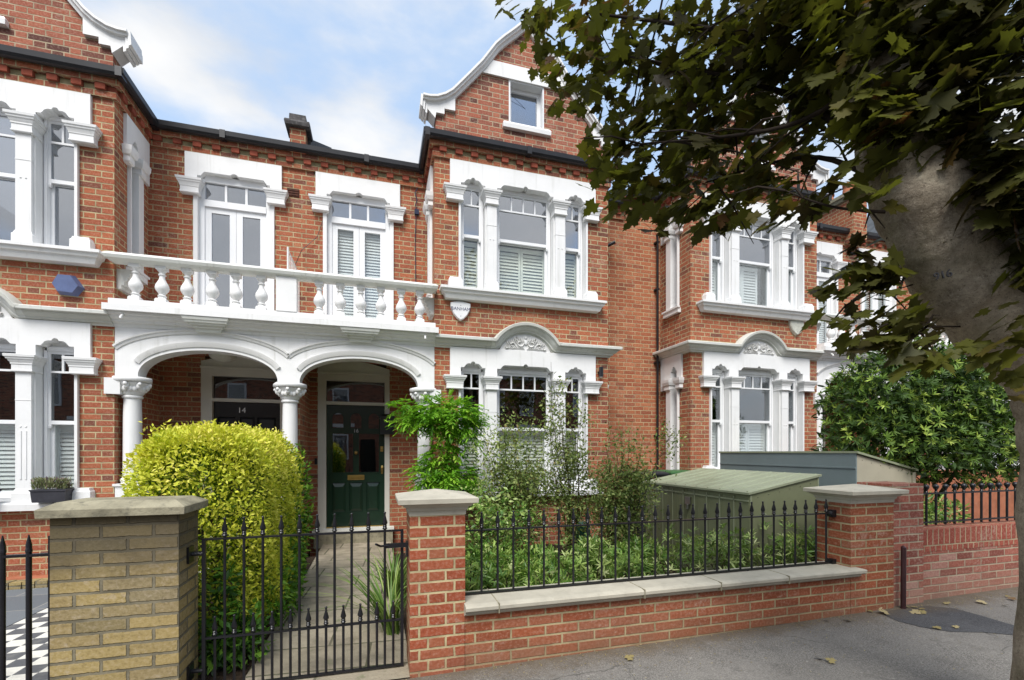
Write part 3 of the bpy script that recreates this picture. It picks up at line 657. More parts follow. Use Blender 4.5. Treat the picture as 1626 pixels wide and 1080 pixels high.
    co_=c.build('cornice',M['white_old'],root,T,35)
    tp=W(); tp.plate([(a0,3.06),(a1,3.06)]+[(x,z) for x,z in reversed(arc)],[],YB-.03,YB+.02); tp.build('pediment',M['white'],co_,T)
    rl=W(); scroll_relief(rl,cxp,3.085,.78,.235,YB-.032); rl.build('relief',M['white'],co_,T,60)
    # lead / moss line above cornice
    # --- porch arcade: one full arch per house
    ar=W()
    ci,hw,zs,rise=.935,.80,2.44,.385
    def inner(N=28):
        out=[]
        for k in range(N+1):
            t=math.pi*k/N; x=math.cos(t); z=math.sin(t)
            out.append((ci-hw*x*1.0,zs+rise*(abs(z)**.86)))
        return out
    inn=inner()
    outer=[(0.0,2.40),(ci-hw,2.40)]+inn+[(ci+hw,2.40),(BX0-.002,2.40),(BX0-.002,3.09),(0,3.09)]
    ar.plate(outer,[],6.905,7.13)
    ao=ar.build('porch_arch',M['white'],root,T)
    md=W()
    arc2=[(ci-(hw+.05)*math.cos(t),zs+.04+(rise+.035)*abs(math.sin(t))**.86) for t in [math.pi*(.1+.8*k/24) for k in range(25)]]
    md.sweepxz(arc2,[(-.035,0),(-.035,.012),(.02,.03),(.03,.03),(.035,0)],6.905)
    arc3=[]
    for k in range(31):
        x=0.0+1.97*k/30; u_=(x-.985)/1.02; arc3.append((x,2.655+.40*math.sqrt(max(0,1-u_*u_*.93))-.0))
    z_min=arc3[0][1]; arc3=[(x,z-(z_min-2.70)*0) for x,z in arc3]
    md.sweepxz(arc3,[(-.03,0),(-.03,.012),(0,.02),(.01,.035),(.03,.035),(.035,0)],6.905)
    md.build('arch_moulding',M['white'],ao,T,30)
    # porch ceiling and arched head above the door frame
    pc=W(); pc.box(.0,BX0,7.13,YD,3.02,3.06); pc.box(0,BX0,YD+.0,YD+.02,3.2,3.3); pc.build('porch_ceiling',M['white_old'],root,T)
    # columns: outer one and a half-shared middle one built by the first house of each pair
    def column(cx,base_z,nm='column'):
        k=W(); y=7.02
        k.lathe(cx,y,[(.118,base_z+.30),(.118,base_z+.33),(.125,base_z+.335),(.125,base_z+.36),(.108,base_z+.375),(.104,base_z+.39),(.100,base_z+.45),(.097,1.9),(.092,2.18),(.108,2.185),(.112,2.2),(.104,2.215),(.094,2.22)],24)
        k.stack(cx-.13,cx+.13,y-.13,y+.13,[(base_z,.03),(base_z+.08,.03),(base_z+.10,.0),(base_z+.26,.0),(base_z+.28,.02),(base_z+.305,.02)],back=1)
        col=k.build('column',M['white'],root,T,30)
        k=W(); k.lathe(cx,y,[(.095,2.215),(.12,2.24),(.125,2.28),(.15,2.34),(.175,2.37),(.165,2.385)],20)
        for i in range(8):
            a=i*math.pi/4; 
            for q in range(3):
                aa=a+(q-1)*.22
                k.ball((cx+(.125+.035*(q==1))*math.cos(aa),y+(.125+.035*(q==1))*math.sin(aa),2.30+.03*(q==1)),.032,8,5,(1,1,1.3))
            k.ball((cx+.185*math.cos(a),y+.185*math.sin(a),2.355),.026,8,5)
        k.lathe(cx,y,[(.20,2.385),(.215,2.395),(.215,2.43),(.205,2.445)],8)
        k.build('capital',M['white'],col,T,60)
    column(1.835,.80); 
    blk=W(); blk.box(1.90,BX0+.09,6.86,7.2,2.22,2.42); blk.build('impost_block',M['white'],root,T)
    if P.get('middle'): column(0.0,.45); 
    if P.get('middle'):
        q=W(); q.box(-.14,.14,6.9,7.16,-.05,.45); q.build('wall',M['white_old'],root,T)
    # --- balcony slab, plinth, corbelled soffit, key corbel
    bl=W(); bx=BX0+.035
    bl.sweepz([(0,6.905),(bx-.03,6.905),(bx-.03,6.98)],[(0,3.06),(.015,3.065),(.03,3.10),(.07,3.115),(.075,3.135),(.12,3.16),(.13,3.18),(.16,3.19),(.17,3.215),(.0,3.215)])
    bl.box(0,bx+.0,6.69,YR,3.217,3.295)
    bl.box(0,bx-.04,6.745,6.90,3.297,3.37)
    bs=bl.build('balcony',M['white'],root,T)
    kk=W()
    kx=.935
    for i,(z0_,z1_,hw_,o_) in enumerate([(3.175,3.212,.262,6.70),(3.145,3.175,.245,6.72),(3.12,3.145,.21,6.75),(3.09,3.12,.175,6.79),(3.05,3.09,.15,6.83)]):
        kk.stack(kx-hw_,kx+hw_,o_,6.91,[(z0_,-.012),(z1_,0)])
    kk.build('key_corbel',M['white_old'],bs,T)
    kk=W(); kk.tube([(1.82,6.76,3.19),(1.82,6.70,3.14),(1.82,6.69,3.115)],.014,8); kk.build('overflow_pipe',M['white'],bs,T,40)
    # --- balustrade
    rl=W(); rl.stack(0.0,BX0-.03,6.74,6.87,[(3.822,-.015),(3.84,.02),(3.85,.045),(3.885,.06),(3.90,.055),(3.925,.02)],sides=(0,1),back=1)
    ra=rl.build('handrail',M['white_old'],root,T,20)
    for x in P.get('bal',(.36,.64,.91,1.18,1.46,1.73)):
        b0=P.get('_bal')
        o=dup(BAL,(m*x,6.815-YB,0),root)
    if P.get('middle'):
        q=W(); q.box(-.125,.125,6.735,6.88,3.372,3.83); q.build('balustrade_pier',M['white'],root,T)
        q=W(); 
        for z in (3.45,4.24): q.tube([(0,6.86,z),(0,YR,z)],.008,6)
        for k in range(9): yy=6.9+.11*k; q.tube([(0,yy,3.45),(0,yy,4.24)],.005,6)
        q.tube([(0,6.85,3.4),(0,6.85,4.27)],.012,6); q.build('divider_railing',M['white'],root,T,40)
    # wall corbel under handrail end
    q=W(); 
    for i in range(5): q.box(BX0-.17+.03*i,BX0,6.95+.0*i,7.25,3.80-.05*i-.05,3.80-.05*i)
    q.build('wall_bracket',M['white_old'],root,T)
    # --- french doors on the balcony
    s=W(); s.plate([(.36,3.38),(.40,3.38),(.40,5.0),(.40,5.2),(1.36,5.2),(1.36,3.38),(1.40,3.38),(1.40,5.27),(1.517,5.27),(1.517,5.862),(.24,5.862),(.24,5.27),(.36,5.27)][:0] or [(.24,5.27),(.40,5.27)]+[(.40,5.27+.01)]+[(.40,5.54),(.445,5.54),(.46,5.56),(.49,5.60),(.83,5.60),(.85,5.62),(.88,5.63),(.91,5.62),(.93,5.60),(1.27,5.60),(1.30,5.56),(1.315,5.54),(1.36,5.54),(1.36,5.27),(1.517,5.27),(1.517,5.862),(.24,5.862)],[],YR-.045,YR+.1)
    s.box(.345,.40,YR-.03,YR+.1,3.30,5.27); s.box(1.36,1.415,YR-.03,YR+.1,3.30,5.27)
    so=s.build('door_surround',M['white'],root,T)
    for a,b in ((.205,.42),(1.34,1.55)):
        c=W(); capital(c,a,b,YR-.075,YR+.02,5.25,5.46,.75); c.build('capital',M['white'],so,T,30)
    f=W(); y=YR+.06; x0,x1=.40,1.36; zt=5.54; zm=5.20
    f.box(x0,x0+.07,y-.02,y+.06,3.3,zt); f.box(x1-.07,x1,y-.02,y+.06,3.3,zt); f.box(x0+.07,x1-.07,y-.02,y+.06,5.50,zt+.06); f.box(x0+.07,x1-.07,y-.03,y+.06,5.14,5.235)
    for k in (1,2): xx=x0+.07+(x1-x0-.14)*k/3; f.box(xx-.016,xx+.016,y,y+.04,5.235,5.50)
    fd=f.build('french_door',M['frame'],root,T)
    xm=(x0+x1)/2
    for a,b in ((x0+.07,xm-.002),(xm+.002,x1-.07)):
        l=W(); l.box(a,a+.085,y,y+.045,3.32,5.14); l.box(b-.085,b,y,y+.045,3.32,5.14); l.box(a+.085,b-.085,y,y+.045,5.06,5.14); l.box(a+.085,b-.085,y,y+.045,3.32,3.58); l.box(a+.085,b-.085,y,y+.045,4.30,4.31) if False else None
        le=l.build('door_leaf',M['frame'],fd,T)
        g=W(); g.box(a+.07,b-.07,y+.02,y+.025,3.56,5.08); g.build('glass_pane',M['glass_shut' if P.get('blind') else 'glass_up'],le,T)
        if P.get('blind'):
            g=W(); z=3.6
            while z<5.05:
                g.add([(a+.085,y+.07,z),(b-.085,y+.07,z),(b-.085,y+.095,z+.045),(a+.085,y+.095,z+.045),(a+.085,y+.073,z-.003),(b-.085,y+.073,z-.003),(b-.085,y+.098,z+.042),(a+.085,y+.098,z+.042)],[(0,1,2,3),(7,6,5,4),(0,4,5,1),(3,2,6,7)]); z+=.048
            g.box(a+.08,b-.08,y+.10,y+.105,3.6,5.1); g.build('blind',M['shutter_white'],le,T)
    g=W(); g.box(x0+.06,x1-.06,y+.02,y+.025,5.22,5.51); g.build('glass_pane',M['glass_up'],fd,T)
    # --- front door
    P['doorf'](root,T,dx0,dx1)
    if P.get('extra'): P['extra'](root,T)
    return root,T
BAL=baluster_mesh().build('baluster',M['white'],None,None,35)
BALMESH=BAL
def frontdoor(kind):
    def fn(root,T,x0,x1):
        # x0..x1 opening
        y=YD+.06; f=MB(); zt=2.30
        lx0,lx1=(x0+.075,x1-.03) if kind=='green' else (x0+.0,x1-.10)
        f.box(x0-.05,lx0,y-.07,y+.08,.05,2.80); f.box(lx1,x1+.05,y-.07,y+.08,.05,2.80)
        f.box(lx0,lx1,y-.06,y+.08,2.285,2.335); f.box(lx0,lx1,y-.07,y+.08,2.68,2.80)
        a0,a1=x0-.05,x1+.05; arc=[(a0+(a1-a0)*k/14,2.90+.11*math.sin(math.pi*k/14)) for k in range(15)]
        f.plate([(a0,2.80),(a1,2.80)]+[(a,b) for a,b in reversed(arc)],[],y-.065,y+.05)
        f.box(a0-.01,a1+.01,y-.085,y-.06,2.795,2.825)
        fr=f.build('door_frame',M['doorframe'],root,T)
        g=MB(); g.box(lx0,lx1,y+.0,y+.006,2.335,2.68); g.build('fanlight',M['glass_door'],fr,T)
        d=MB(); z0,z1=.26,2.285; w=lx1-lx0; yf=y
        X=lambda t:lx0+w*t
        if kind=='green':
            gl=[rect(X(.10),X(.45),1.16,1.81),rect(X(.55),X(.90),1.16,1.81)]
            def arch(c):
                r=.085; return [(c-r,1.90),(c+r,1.90),(c+r,2.07)]+[(c+r*math.cos(t),2.07+r*math.sin(t)) for t in [math.pi*k/10 for k in range(1,10)]]+[(c-r,2.07)]
            ah=[arch(X(.19)),arch(X(.5)),arch(X(.81))]
            pn=[rect(X(.09),X(.32),.50,.99),rect(X(.385),X(.615),.50,.99),rect(X(.68),X(.91),.50,.99)]
            d.plate(rect(lx0,lx1,z0,z1),gl+ah+pn,yf,yf+.045)
            for p in pn:
                (a,b),(c,_),(_,e)=p[0],p[1],p[2]
                d.add([(a,yf+.02,b),(c,yf+.02,b),(c,yf+.02,e),(a,yf+.02,e),(a+.045,yf+.004,b+.05),(c-.045,yf+.004,b+.05),(c-.045,yf+.004,e-.07),(a+.045,yf+.004,e-.07)],[(0,1,5,4),(1,2,6,5),(2,3,7,6),(3,0,4,7),(4,5,6,7)])
                d.box(a-.012,c+.012,yf-.008,yf+.002,e,e+.014)
            for gq in gl:
                (a,b),(c,_),(_,e)=gq[0],gq[1],gq[2]
                for q in ((a-.014,a,b-.014,e+.014),(c,c+.014,b-.014,e+.014),(a,c,e,e+.014),(a,c,b-.014,b)): d.box(q[0],q[1],yf-.007,yf+.002,q[2],q[3])
            for k in (.19,.5,.81):
                c=X(k); r=.095; pts=[(c-r,1.895),(c-r,2.07)]+[(c-r*math.cos(t),2.07+r*math.sin(t)) for t in [math.pi*i/12 for i in range(1,12)]]+[(c+r,2.07),(c+r,1.895)]
                d.sweepxz(pts,[(-.008,-.002),(-.008,.008),(.008,.008),(.008,-.002)],yf)
            d.box(lx0,lx1,yf-.02,yf,z0,z0+.07)
            do=d.build('door',M['green_door'],fr,T)
            g=MB(); g.box(X(.08),X(.92),yf+.03,yf+.034,1.12,2.2); g.build('door_glass',M['glass_door'],do,T)
            h=MB()
            h.stack(X(.36),X(.64),yf-.012,yf+.01,[(1.035,0),(1.04,.004),(1.11,.004),(1.115,0)]); h.build('letter_plate',M['brass'],do,T)
            h=MB(); h.box(X(.39),X(.61),yf-.022,yf-.012,1.055,1.095); h.build('letter_flap',M['brass'],do,T)
            h=MB(); h.ball((X(.5),yf-.035,1.49),.03,12,8); h.lathe(X(.5),yf-.01,[(.03,1.47),(.03,1.51)],12); h.build('door_knob',M['brass'],do,T,50)
            h=MB(); h.box(X(.925),X(.975),yf-.012,yf+.002,1.51,1.60); h.ball((X(.95),yf-.02,1.56),.02,10,6); h.build('lock',M['brass'],do,T)
            h=MB(); h.stack(X(.935),X(.975),yf-.01,yf,[(1.13,-.006),(1.16,0),(1.25,0),(1.27,-.006)]); h.tube([(X(.955),yf-.012,1.24),(X(.955),yf-.045,1.235),(X(.955),yf-.045,1.17),(X(.955),yf-.012,1.155)],.008,8); h.build('pull_handle',M['brass'],do,T,40)
            text('house_number','16',.085,M['chrome'],T(X(.5),yf-.006,1.855),(R(90),0,0),do)
            s=MB(); s.box(lx0,lx1,yf-.045,yf+.04,.225,.262); s.build('threshold',M['brass'],fr,T)
        else:
            pn=[rect(X(.08),X(.36),1.72,2.05),rect(X(.40),X(.62),1.72,2.05),rect(X(.68),X(.94),1.72,2.05),rect(X(.12),X(.46),.5,1.5),rect(X(.54),X(.9),.5,1.5)]
            d.plate(rect(lx0,lx1,z0,z1),pn,yf,yf+.045)
            do=d.build('door',M['black_door'],fr,T)
            d=MB()
            for p in pn:
                (a,b),(c,_),(_,e)=p[0],p[1],p[2]
                d.add([(a,yf+.02,b),(c,yf+.02,b),(c,yf+.02,e),(a,yf+.02,e),(a+.03,yf+.004,b+.03),(c-.03,yf+.004,b+.03),(c-.03,yf+.004,e-.03),(a+.03,yf+.004,e-.03)],[(0,1,5,4),(1,2,6,5),(2,3,7,6),(3,0,4,7),(4,5,6,7)])
            d.build('door_panel',M['gutter'],do,T)
            text('house_number','14',.12,M['frame'],T(X(.59),yf-.006,2.155),(R(90),0,0),do)
        s=MB(); s.box(x0-.12,x1+.12,YD-.16,YD+.2,.205,.245); s.build('door_step',M['white_old'],root,T)
        s=MB(); s.box(x0-.10,x1+.10,YD-.13,YD+.2,-.05,.205); s.build('door_step',M['stone_old'],root,T)
    return fn
MID=-1.16
S1=('shutter','shutter','shutter'); 
houseB,TB=house(MID,1,'brick terraced house with the green front door numbered 16 and golden hedge before it','' or dict(shut=[('shutter','shutter','shutter'),('shutter','shutter','shutter')],doorf=frontdoor('green'),door=(.28,1.31),middle=True,blind=True,bal=(.40,.67,.94,1.21,1.49,1.75)))
houseA,TA=house(MID,-1,'brick terraced house with the black front door numbered 14, cut off at the left edge',dict(shut=[('shutter_white','shutter_white','shutter_white'),(None,None,None)],doorf=frontdoor('black'),door=(.33,1.38),bal=(.31,.61,.88,1.16,1.435,1.715)))
MC=10.08
houseC,TC=house(MC,-1,'brick terraced house right of the plain orange brick link wall, gable hidden by maple',dict(dz=.20,shut=[('shutter_white','shutter_white','shutter_white'),('shutter_white','shutter_white','shutter_white')],doorf=frontdoor('black'),door=(.33,1.38),half='half',blind=True))
houseD,TD=house(MC,1,'farthest brick terraced house, mostly hidden behind the maple trunk and dark bush',dict(dz=.20,shut=[('shutter_white','shutter_white','shutter_white'),(None,None,None)],doorf=frontdoor('black'),door=(.33,1.38),middle=True,blind=True))
bpy.data.objects.remove(BAL)
# party wall parapet between 14 and 16 (belongs to the right half)
def rel(o): return TR(0,YB,1)
def wpart(mb,name,mat,parent,smooth=None,label=None):
    off=parent.location
    vs=[(x-off.x,y-off.y,z-off.z) for x,y,z in mb.v]; k=MB(); k.v=vs; k.f=mb.f
    o=k.build(name,mat,parent,None,smooth)
    if label: o['label']=label
    return o
q=MB(); q.box(-1.27,-1.05,7.66,7.86,6.08,6.42)
q.add([(-1.27,7.86,6.1),(-1.05,7.86,6.1),(-1.05,11.4,8.2),(-1.27,11.4,8.2),(-1.27,7.86,6.30),(-1.05,7.86,6.30),(-1.05,11.4,8.38),(-1.27,11.4,8.38)],[(4,5,6,7),(1,2,6,5),(3,0,4,7),(0,1,5,4)])
pw=wpart(q,'party_wall',M['brick'],houseB)
q=MB(); q.stack(-1.28,-1.04,7.64,7.90,[(6.42,0),(6.425,.05),(6.47,.06),(6.50,.05),(6.52,.0),(6.62,-.005),(6.63,-.02)],back=1)
q.add([(-1.31,7.90,6.32),(-1.01,7.90,6.32),(-1.01,11.4,8.39),(-1.31,11.4,8.39),(-1.31,7.90,6.44),(-1.01,7.90,6.44),(-1.01,11.4,8.51),(-1.31,11.4,8.51)],[(4,5,6,7),(1,2,6,5),(3,0,4,7),(0,1,5,4),(0,3,2,1)])
wpart(q,'parapet_coping',M['lead'],houseB)
# chimney on the C/D party wall
q=MB(); q.box(9.90,10.28,7.55,9.6,6.1,7.02); wpart(q,'chimney_stack',M['brick'],houseC)
q=MB(); q.stack(9.90,10.28,7.55,9.6,[(7.02,0),(7.03,.05),(7.09,.06),(7.10,.09),(7.17,.09),(7.20,.03)],back=1); wpart(q,'chimney_cap',M['stone_old'],houseC)
for k in range(4):
    q=MB(); yy=7.8+.5*k; q.lathe(10.09,yy,[(.13,7.19),(.12,7.35),(.10,7.42),(.125,7.43),(.125,7.47),(.09,7.475)],14); wpart(q,'chimney_pot',M['terracotta'],houseC,40)
q=MB(); q.tube([(5.145,7.72,1.0),(5.145,7.72,5.55),(5.12,7.70,5.65)],.022,8)
for z in (1.8,3.2,4.6,5.5): q.box(5.11,5.18,7.70,7.8,z,z+.03)
wpart(q,'drainpipe',M['gutter'],houseC,40)
q=MB(); q.tube([(4.18,7.62,5.35),(4.05,7.66,5.28)],.03,8); q.box(3.78,4.1,7.6,7.8,5.0,5.4) if False else None
wpart(q,'overflow_pipe',M['gutter'],houseB,40)
# rusty vent brick on the recessed wall, cables on the wall
q=MB(); q.box(-1.16-.17+.0,-1.16+.0,YR-.012,YR+.02,5.44,5.56)
for k in range(3): q.box(-1.16-.16,-1.16-.01,YR-.02,YR-.012,5.455+.035*k,5.475+.035*k)
wpart(q,'air_vent',M['vent'],houseA)
q=MB(); q.tube([(.62,YR-.02,5.55),(.60,YR-.02,5.0),(.61,YR-.02,4.2),(.615,YR-.02,3.4)],.006,6); q.box(.59,.66,YR-.05,YR,5.42,5.50)
q.tube([(.60,YR-.02,5.55),(.63,YR-.04,5.65),(.60,YR-.02,5.78),(.64,YR-.03,5.86)],.008,6)
wpart(q,'telephone_cable',M['navy'],houseB,40)
q=MB(); q.tube([(-.95,YR-.01,5.86),(-.80,YR-.02,5.62),(-.76,YR-.02,5.3),(-.90,YR-.03,4.85),(-1.12,YR-.06,4.6),(-1.15,7.4,4.25)],.005,6); wpart(q,'telephone_cable',M['gutter'],houseB,40)
# doorbell, small wall lights
q=MB(); q.box(-.975,-.935,YD-.055,YD-.02,1.30,1.40); tag(q.build('doorbell',M['gutter']),'small black doorbell on the cream frame of the green door','doorbell')
lt=thing('letter_box','black post box hung on the brick beside the green door','letter box',(.18,YD,1.8))
q=MB(); q.stack(-.13,.09,-.10,-.005,[(0.0,0),(.25,0),(.27,.01),(.30,.01),(.34,-.03)]); q.build('box_body',M['iron'],lt); q=MB(); q.box(-.10,.06,-.108,-.10,.20,.215); q.build('slot_flap',M['gutter'],lt)
lt=thing('wall_light','black up and down wall light at the right end of the ground floor bay','wall light',(3.49,YB,2.72))
q=MB(); q.lathe(0,-.09,[(.035,0),(.035,.16)],14); q.box(-.02,.02,-.09,0,.06,.10); q.build('lamp_body',M['iron'],lt,None,40)
q=MB(); q.lathe(0,-.09,[(.028,-.004),(.028,.0)],14); q.build('lens',M['shield'],lt)
cl=thing('ceiling_light','round glass ceiling lamp in the porch of the black door','ceiling lamp',(-2.10,7.45,2.80))
q=MB(); q.lathe(0,0,[(.04,.22),(.04,.10),(.17,.085),(.175,.06)],18); q.build('lamp_base',M['chrome'],cl,None,40)
q=MB(); q.lathe(0,0,[(.02,-.02),(.10,0),(.16,.035),(.17,.06)],18); q.build('lamp_shade',M['shield_old'],cl,None,40)
# alarm boxes
al=thing('alarm_box','faded blue six-sided alarm box on the brick of the left bay','alarm box',(-3.59,YB,3.52))
pts=[(-.155,-.01),(-.085,.125),(.06,.125),(.155,-.02),(.085,-.125),(-.095,-.115)]
q=MB(); n=6; q.add([(a,0,b) for a,b in pts]+[(a*.82,-.085,b*.82) for a,b in pts],[(i,(i+1)%6,6+(i+1)%6,6+i)[::-1] for i in range(6)]+[(11,10,9,8,7,6)[::-1]])
q.f=[tuple(reversed(f)) for f in q.f]
bb=q.build('casing',M['blue'],al)
def shield(label,X,Z,w,h,mat,word=None,sub=None,rz=0):
    al=thing('alarm_box',label,'alarm box',(X,YB,Z))
    N=12; pts=[]
    for k in range(N+1): t=k/N; pts.append((w/2*(1-2*t),h*.5+h*.09*math.sin(math.pi*t)))
    left=[(-w/2,h*.30),(-w*.46,h*.10),(-w*.34,-h*.18),(-w*.16,-h*.40),(0,-h*.5)]
    pts+=left+[(-a,b) for a,b in reversed(left[:-1])]
    m=len(pts); q=MB(); q.add([(a,0,b) for a,b in pts]+[(a,-.04,b) for a,b in pts]+[(a*.9,-.055,b*.9) for a,b in pts],[(i,(i+1)%m,m+(i+1)%m,m+i) for i in range(m)]+[(m+i,m+(i+1)%m,2*m+(i+1)%m,2*m+i) for i in range(m)]+[tuple(range(2*m,3*m))])
    q.build('casing',M[mat],al)
    if word: text('lettering',word,.07,M['navytext'],(0,-.0565,.035),(R(90),0,0),al,.001)
    if sub: text('lettering',sub,.022,M['navytext'],(0,-.0565,-.02),(R(90),0,0),al,.001)
    q=MB(); q.lathe(0,0,[(.006,-.0005),(.006,.0005)],8); q.v=[(x,-.056+z,y-.07) for x,y,z in q.v]; q.build('badge',M['navytext'],al)
    q=MB(); q.v=[]; q.lathe(0,0,[(.006,-.0005),(.006,.0005)],8); q.v=[(x,-.056+z,y+.09) for x,y,z in q.v]; q.build('badge',M['navytext'],al)
shield('white shield-shaped alarm box with dark lettering on the middle bay',1.197,3.60,.30,.26,'shield','BANHAM')
shield('weathered white shield-shaped alarm box on the right-hand bay',7.58,3.83,.33,.26,'shield_old')
# ------------------------------------------------------------------ ground
def grid(x0,x1,y0,y1,nx,ny,zf):
    q=MB(); vs=[];fs=[]
    for j in range(ny+1):
        for i in range(nx+1):
            x=x0+(x1-x0)*i/nx; y=y0+(y1-y0)*j/ny; vs.append((x,y,zf(x,y)))
    for j in range(ny):
        for i in range(nx): a=j*(nx+1)+i; fs.append((a,a+1,a+nx+2,a+nx+1))
    q.add(vs,fs); return q
pz=lambda x:.0125*(max(-6,min(9,x))-.2)
st=lambda o:tag(o,kind='structure')
st(grid(-150,150,-150,150,4,4,lambda x,y:-.30).build('ground',M['soil']))
st(grid(-40,40,-8.5,-1.15,8,2,lambda x,y:-.13).build('road',M['road']))
st(grid(-40,40,-1.0,3.45,160,10,lambda x,y:pz(x)).build('pavement',M['asphalt']))
q=MB(); q.box(-40,40,-1.15,-1.0,-.3,.0); st(q.build('kerb',M['stone_old']))
# dark patch of newer tarmac
pp=[pt(1352,975,1.5*F/257),]
def gp(u,v,dz=.004):
    t=(u-CX)/F; D=1.5*F/(v-HOR)
    for _ in range(4):
        X=D*(S_+C_*t); D=(1.5-pz(X)-dz)*F/(v-HOR)
    p=pt(u,v,D); return (p.x,p.y,pz(p.x)+dz)
poly=[gp(*a) for a in [(1395,972),(1424,968),(1470,962),(1515,966),(1560,978),(1607,992),(1650,1004),(1650,1016),(1607,1008),(1560,1004),(1510,1003),(1465,996),(1425,986)]]
q=MB(); q.add(poly,[tuple(range(len(poly)))]); o=q.build('pavement_patch',M['asphalt_new']); st(o)
if o.data.polygons[0].normal.z<0: o.data.flip_normals()
# gardens
st(grid(.22,4.5,3.3,6.95,20,16,lambda x,y:.03+.02*math.sin(7*x)*math.cos(5*y)).build('garden_soil',M['soil']))
st(grid(4.5,12,3.3,8.1,8,8,lambda x,y:.05).build('garden_soil',M['soil']))
st(grid(-1.95,-.84,3.3,7.1,8,8,lambda x,y:.02).build('garden_soil',M['soil']))
st(grid(-.84,.22,3.13,8.1,8,30,lambda x,y:.012+.003*math.sin(3*y+2*x)).build('garden_path',M['slabs']))
st(grid(-3.05,-1.95,3.13,8.1,4,4,lambda x,y:.0).build('tiled_path',M['checker']))
st(grid(-12,-3.05,3.13,6.35,4,4,lambda x,y:.004).build('slate_terrace',M['slate_tile']))
st(grid(-12,-3.05,6.5,6.95,4,2,lambda x,y:.03).build('garden_soil',M['terracotta']))
q=MB()
for k in range(36): 
    x=-3.05-.115*k; q.box(x-.105,x,6.36,6.50,-.02,.075+.006*random.random())
tag(q.build('brick_edging',M['brick_yellow']),'row of mixed bricks edging the slate terrace below the left bay','edging')
# ------------------------------------------------------------------ front walls and pillars
wl=thing('garden_wall','low red brick garden wall with pale stone coping under the spiked railings','garden wall',(.58,3.134,0))
q=MB(); q.box(.575,4.07,3.134,3.36,-.15,.395); q.box(.575,4.12,3.15,3.33,.395,.405); wpart(q,'brickwork',M['brick_wall'],wl)
q=MB(); q.stack(.57,4.13,3.10,3.40,[(.385,-.01),(.39,.0),(.402,.012),(.412,.012),(.418,.028),(.428,.04),(.45,.042),(.458,.036),(.466,.0)],sides=(0,1),back=.5)
cs=wpart(q,'coping',M['stone'],wl)
q=MB()
for x in (.80,1.93,2.62,3.30): q.box(x-.004,x+.004,3.056,3.42,.40,.4675)
wpart(q,'mortar_joint',M['stone_old'],wl)
def pillar(label,x0,x1,y0,y1,zb,mat,capmat,fancy=True,zc=1.06):
    p=thing('gate_pillar',label,'pillar',((x0+x1)/2,y0,0))
    q=MB(); q.box(x0,x1,y0,y1,-.15,zc); wpart(q,'brickwork',M[mat],p)
    q=MB()
    if fancy:
        q.stack(x0,x1,y0,y1,[(zc,.004),(zc+.03,.006),(zc+.034,.015),(zc+.055,.02),(zc+.06,.035),(zc+.075,.05),(zc+.08,.062),(zc+.085,.078),(zc+.115,.08),(zc+.12,.072),(zc+.165,-(x1-x0)/2+.01)],back=1)
        wpart(q,'cap',M[capmat],p)
    return p
pillar('red brick gate pillar with pyramid stone cap, right of the gate',.207,.578,3.134,3.47,0,'brick_pillar','stone',zc=1.075)
pillar('red brick pillar with pyramid stone cap at the right end of the railings',4.075,4.60,3.134,3.47,0,'brick_wall','stone',zc=1.035)
yp=thing('gate_pillar','yellow stock brick gate pillar with flat weathered cap, left of the gate','pillar',(-1.41,3.134,0))
q=MB(); q.box(-1.718,-1.112,3.134,3.44,-.15,1.14); wpart(q,'brickwork',M['brick_yellow'],yp)
q=MB(); q.stack(-1.718,-1.112,3.134,3.44,[(1.14,.02),(1.143,.042),(1.185,.045),(1.19,.04),(1.222,-.02),(1.225,-.05)],back=1); wpart(q,'cap',M['stone_old'],yp)
# right neighbour: end pier, low wall with soldier course
ew=thing('garden_wall','old red brick wall with an upright brick top course and end pier, at the right','garden wall',(4.62,3.17,0))
q=MB(); q.box(4.63,5.03,3.16,3.5,-.1,1.20); wpart(q,'end_pier',M['brick_old'],ew)
q=MB(); q.box(5.03,14,3.20,3.42,-.1,.53); wpart(q,'brickwork',M['brick_old'],ew)
q=MB(); q.box(5.03,14,3.196,3.424,.53,.745); wpart(q,'soldier_course',M['brick_soldier'],ew)
# iron post
q=MB(); q.tube([(4.655,3.09,-.05),(4.662,3.09,.62),(4.665,3.10,.635)],[.021,.021,.008],10)
tag(q.build('iron_post',M['maroon'],None,None,40),'short maroon iron post standing against the end pier','post')
# ------------------------------------------------------------------ railings and gates
def spear_bar(zb,zr,zt,r=.0085):
    q=MB(); q.lathe(0,0,[(r,zb),(r,zr+.012)],8)
    q.lathe(0,0,[(.014,zr+.012),(.016,zr+.02),(.011,zr+.028),(.015,zr+.034),(.011,zr+.040),(.017,zr+.052),(.018,zr+.058),(.006,zr+.105),(.0065,zt-.012)],8)
    q.ball((0,0,zt-.008),.009,8,5); return q
rl=thing('railings','black iron railings with spear tips standing on the stone coping','railings',(.58,3.30,0))
bar=spear_bar(.475,.935,1.066).build('bar',M['iron'],rl,None,40)
n=30
for k in range(n):
    x=.730+(4.229-.730)*k/(n-1)-.58
    if k==0: bar.location=(x,0,0)
    else: dup(bar,(x,0,0))
q=MB(); q.box(.575,4.09,3.285,3.315,.928,.938); wpart(q,'rail',M['iron'],rl)
q=MB(); q.box(.575,4.09,3.285,3.315,.474,.484)
for x in (1.9,3.1): q.box(x-.008,x+.008,3.292,3.308,.45,.474)
wpart(q,'rail',M['iron'],rl)
q=MB(); q.box(4.03,4.075,3.27,3.33,.90,.965); q.box(4.03,4.075,3.27,3.33,.455,.51); q.ball((4.03,3.29,.935),.022); wpart(q,'wall_bracket',M['iron'],rl)
gt=thing('garden_gate','black iron gate with spear tips between the yellow and red pillars','gate',(-1.04,3.30,0))
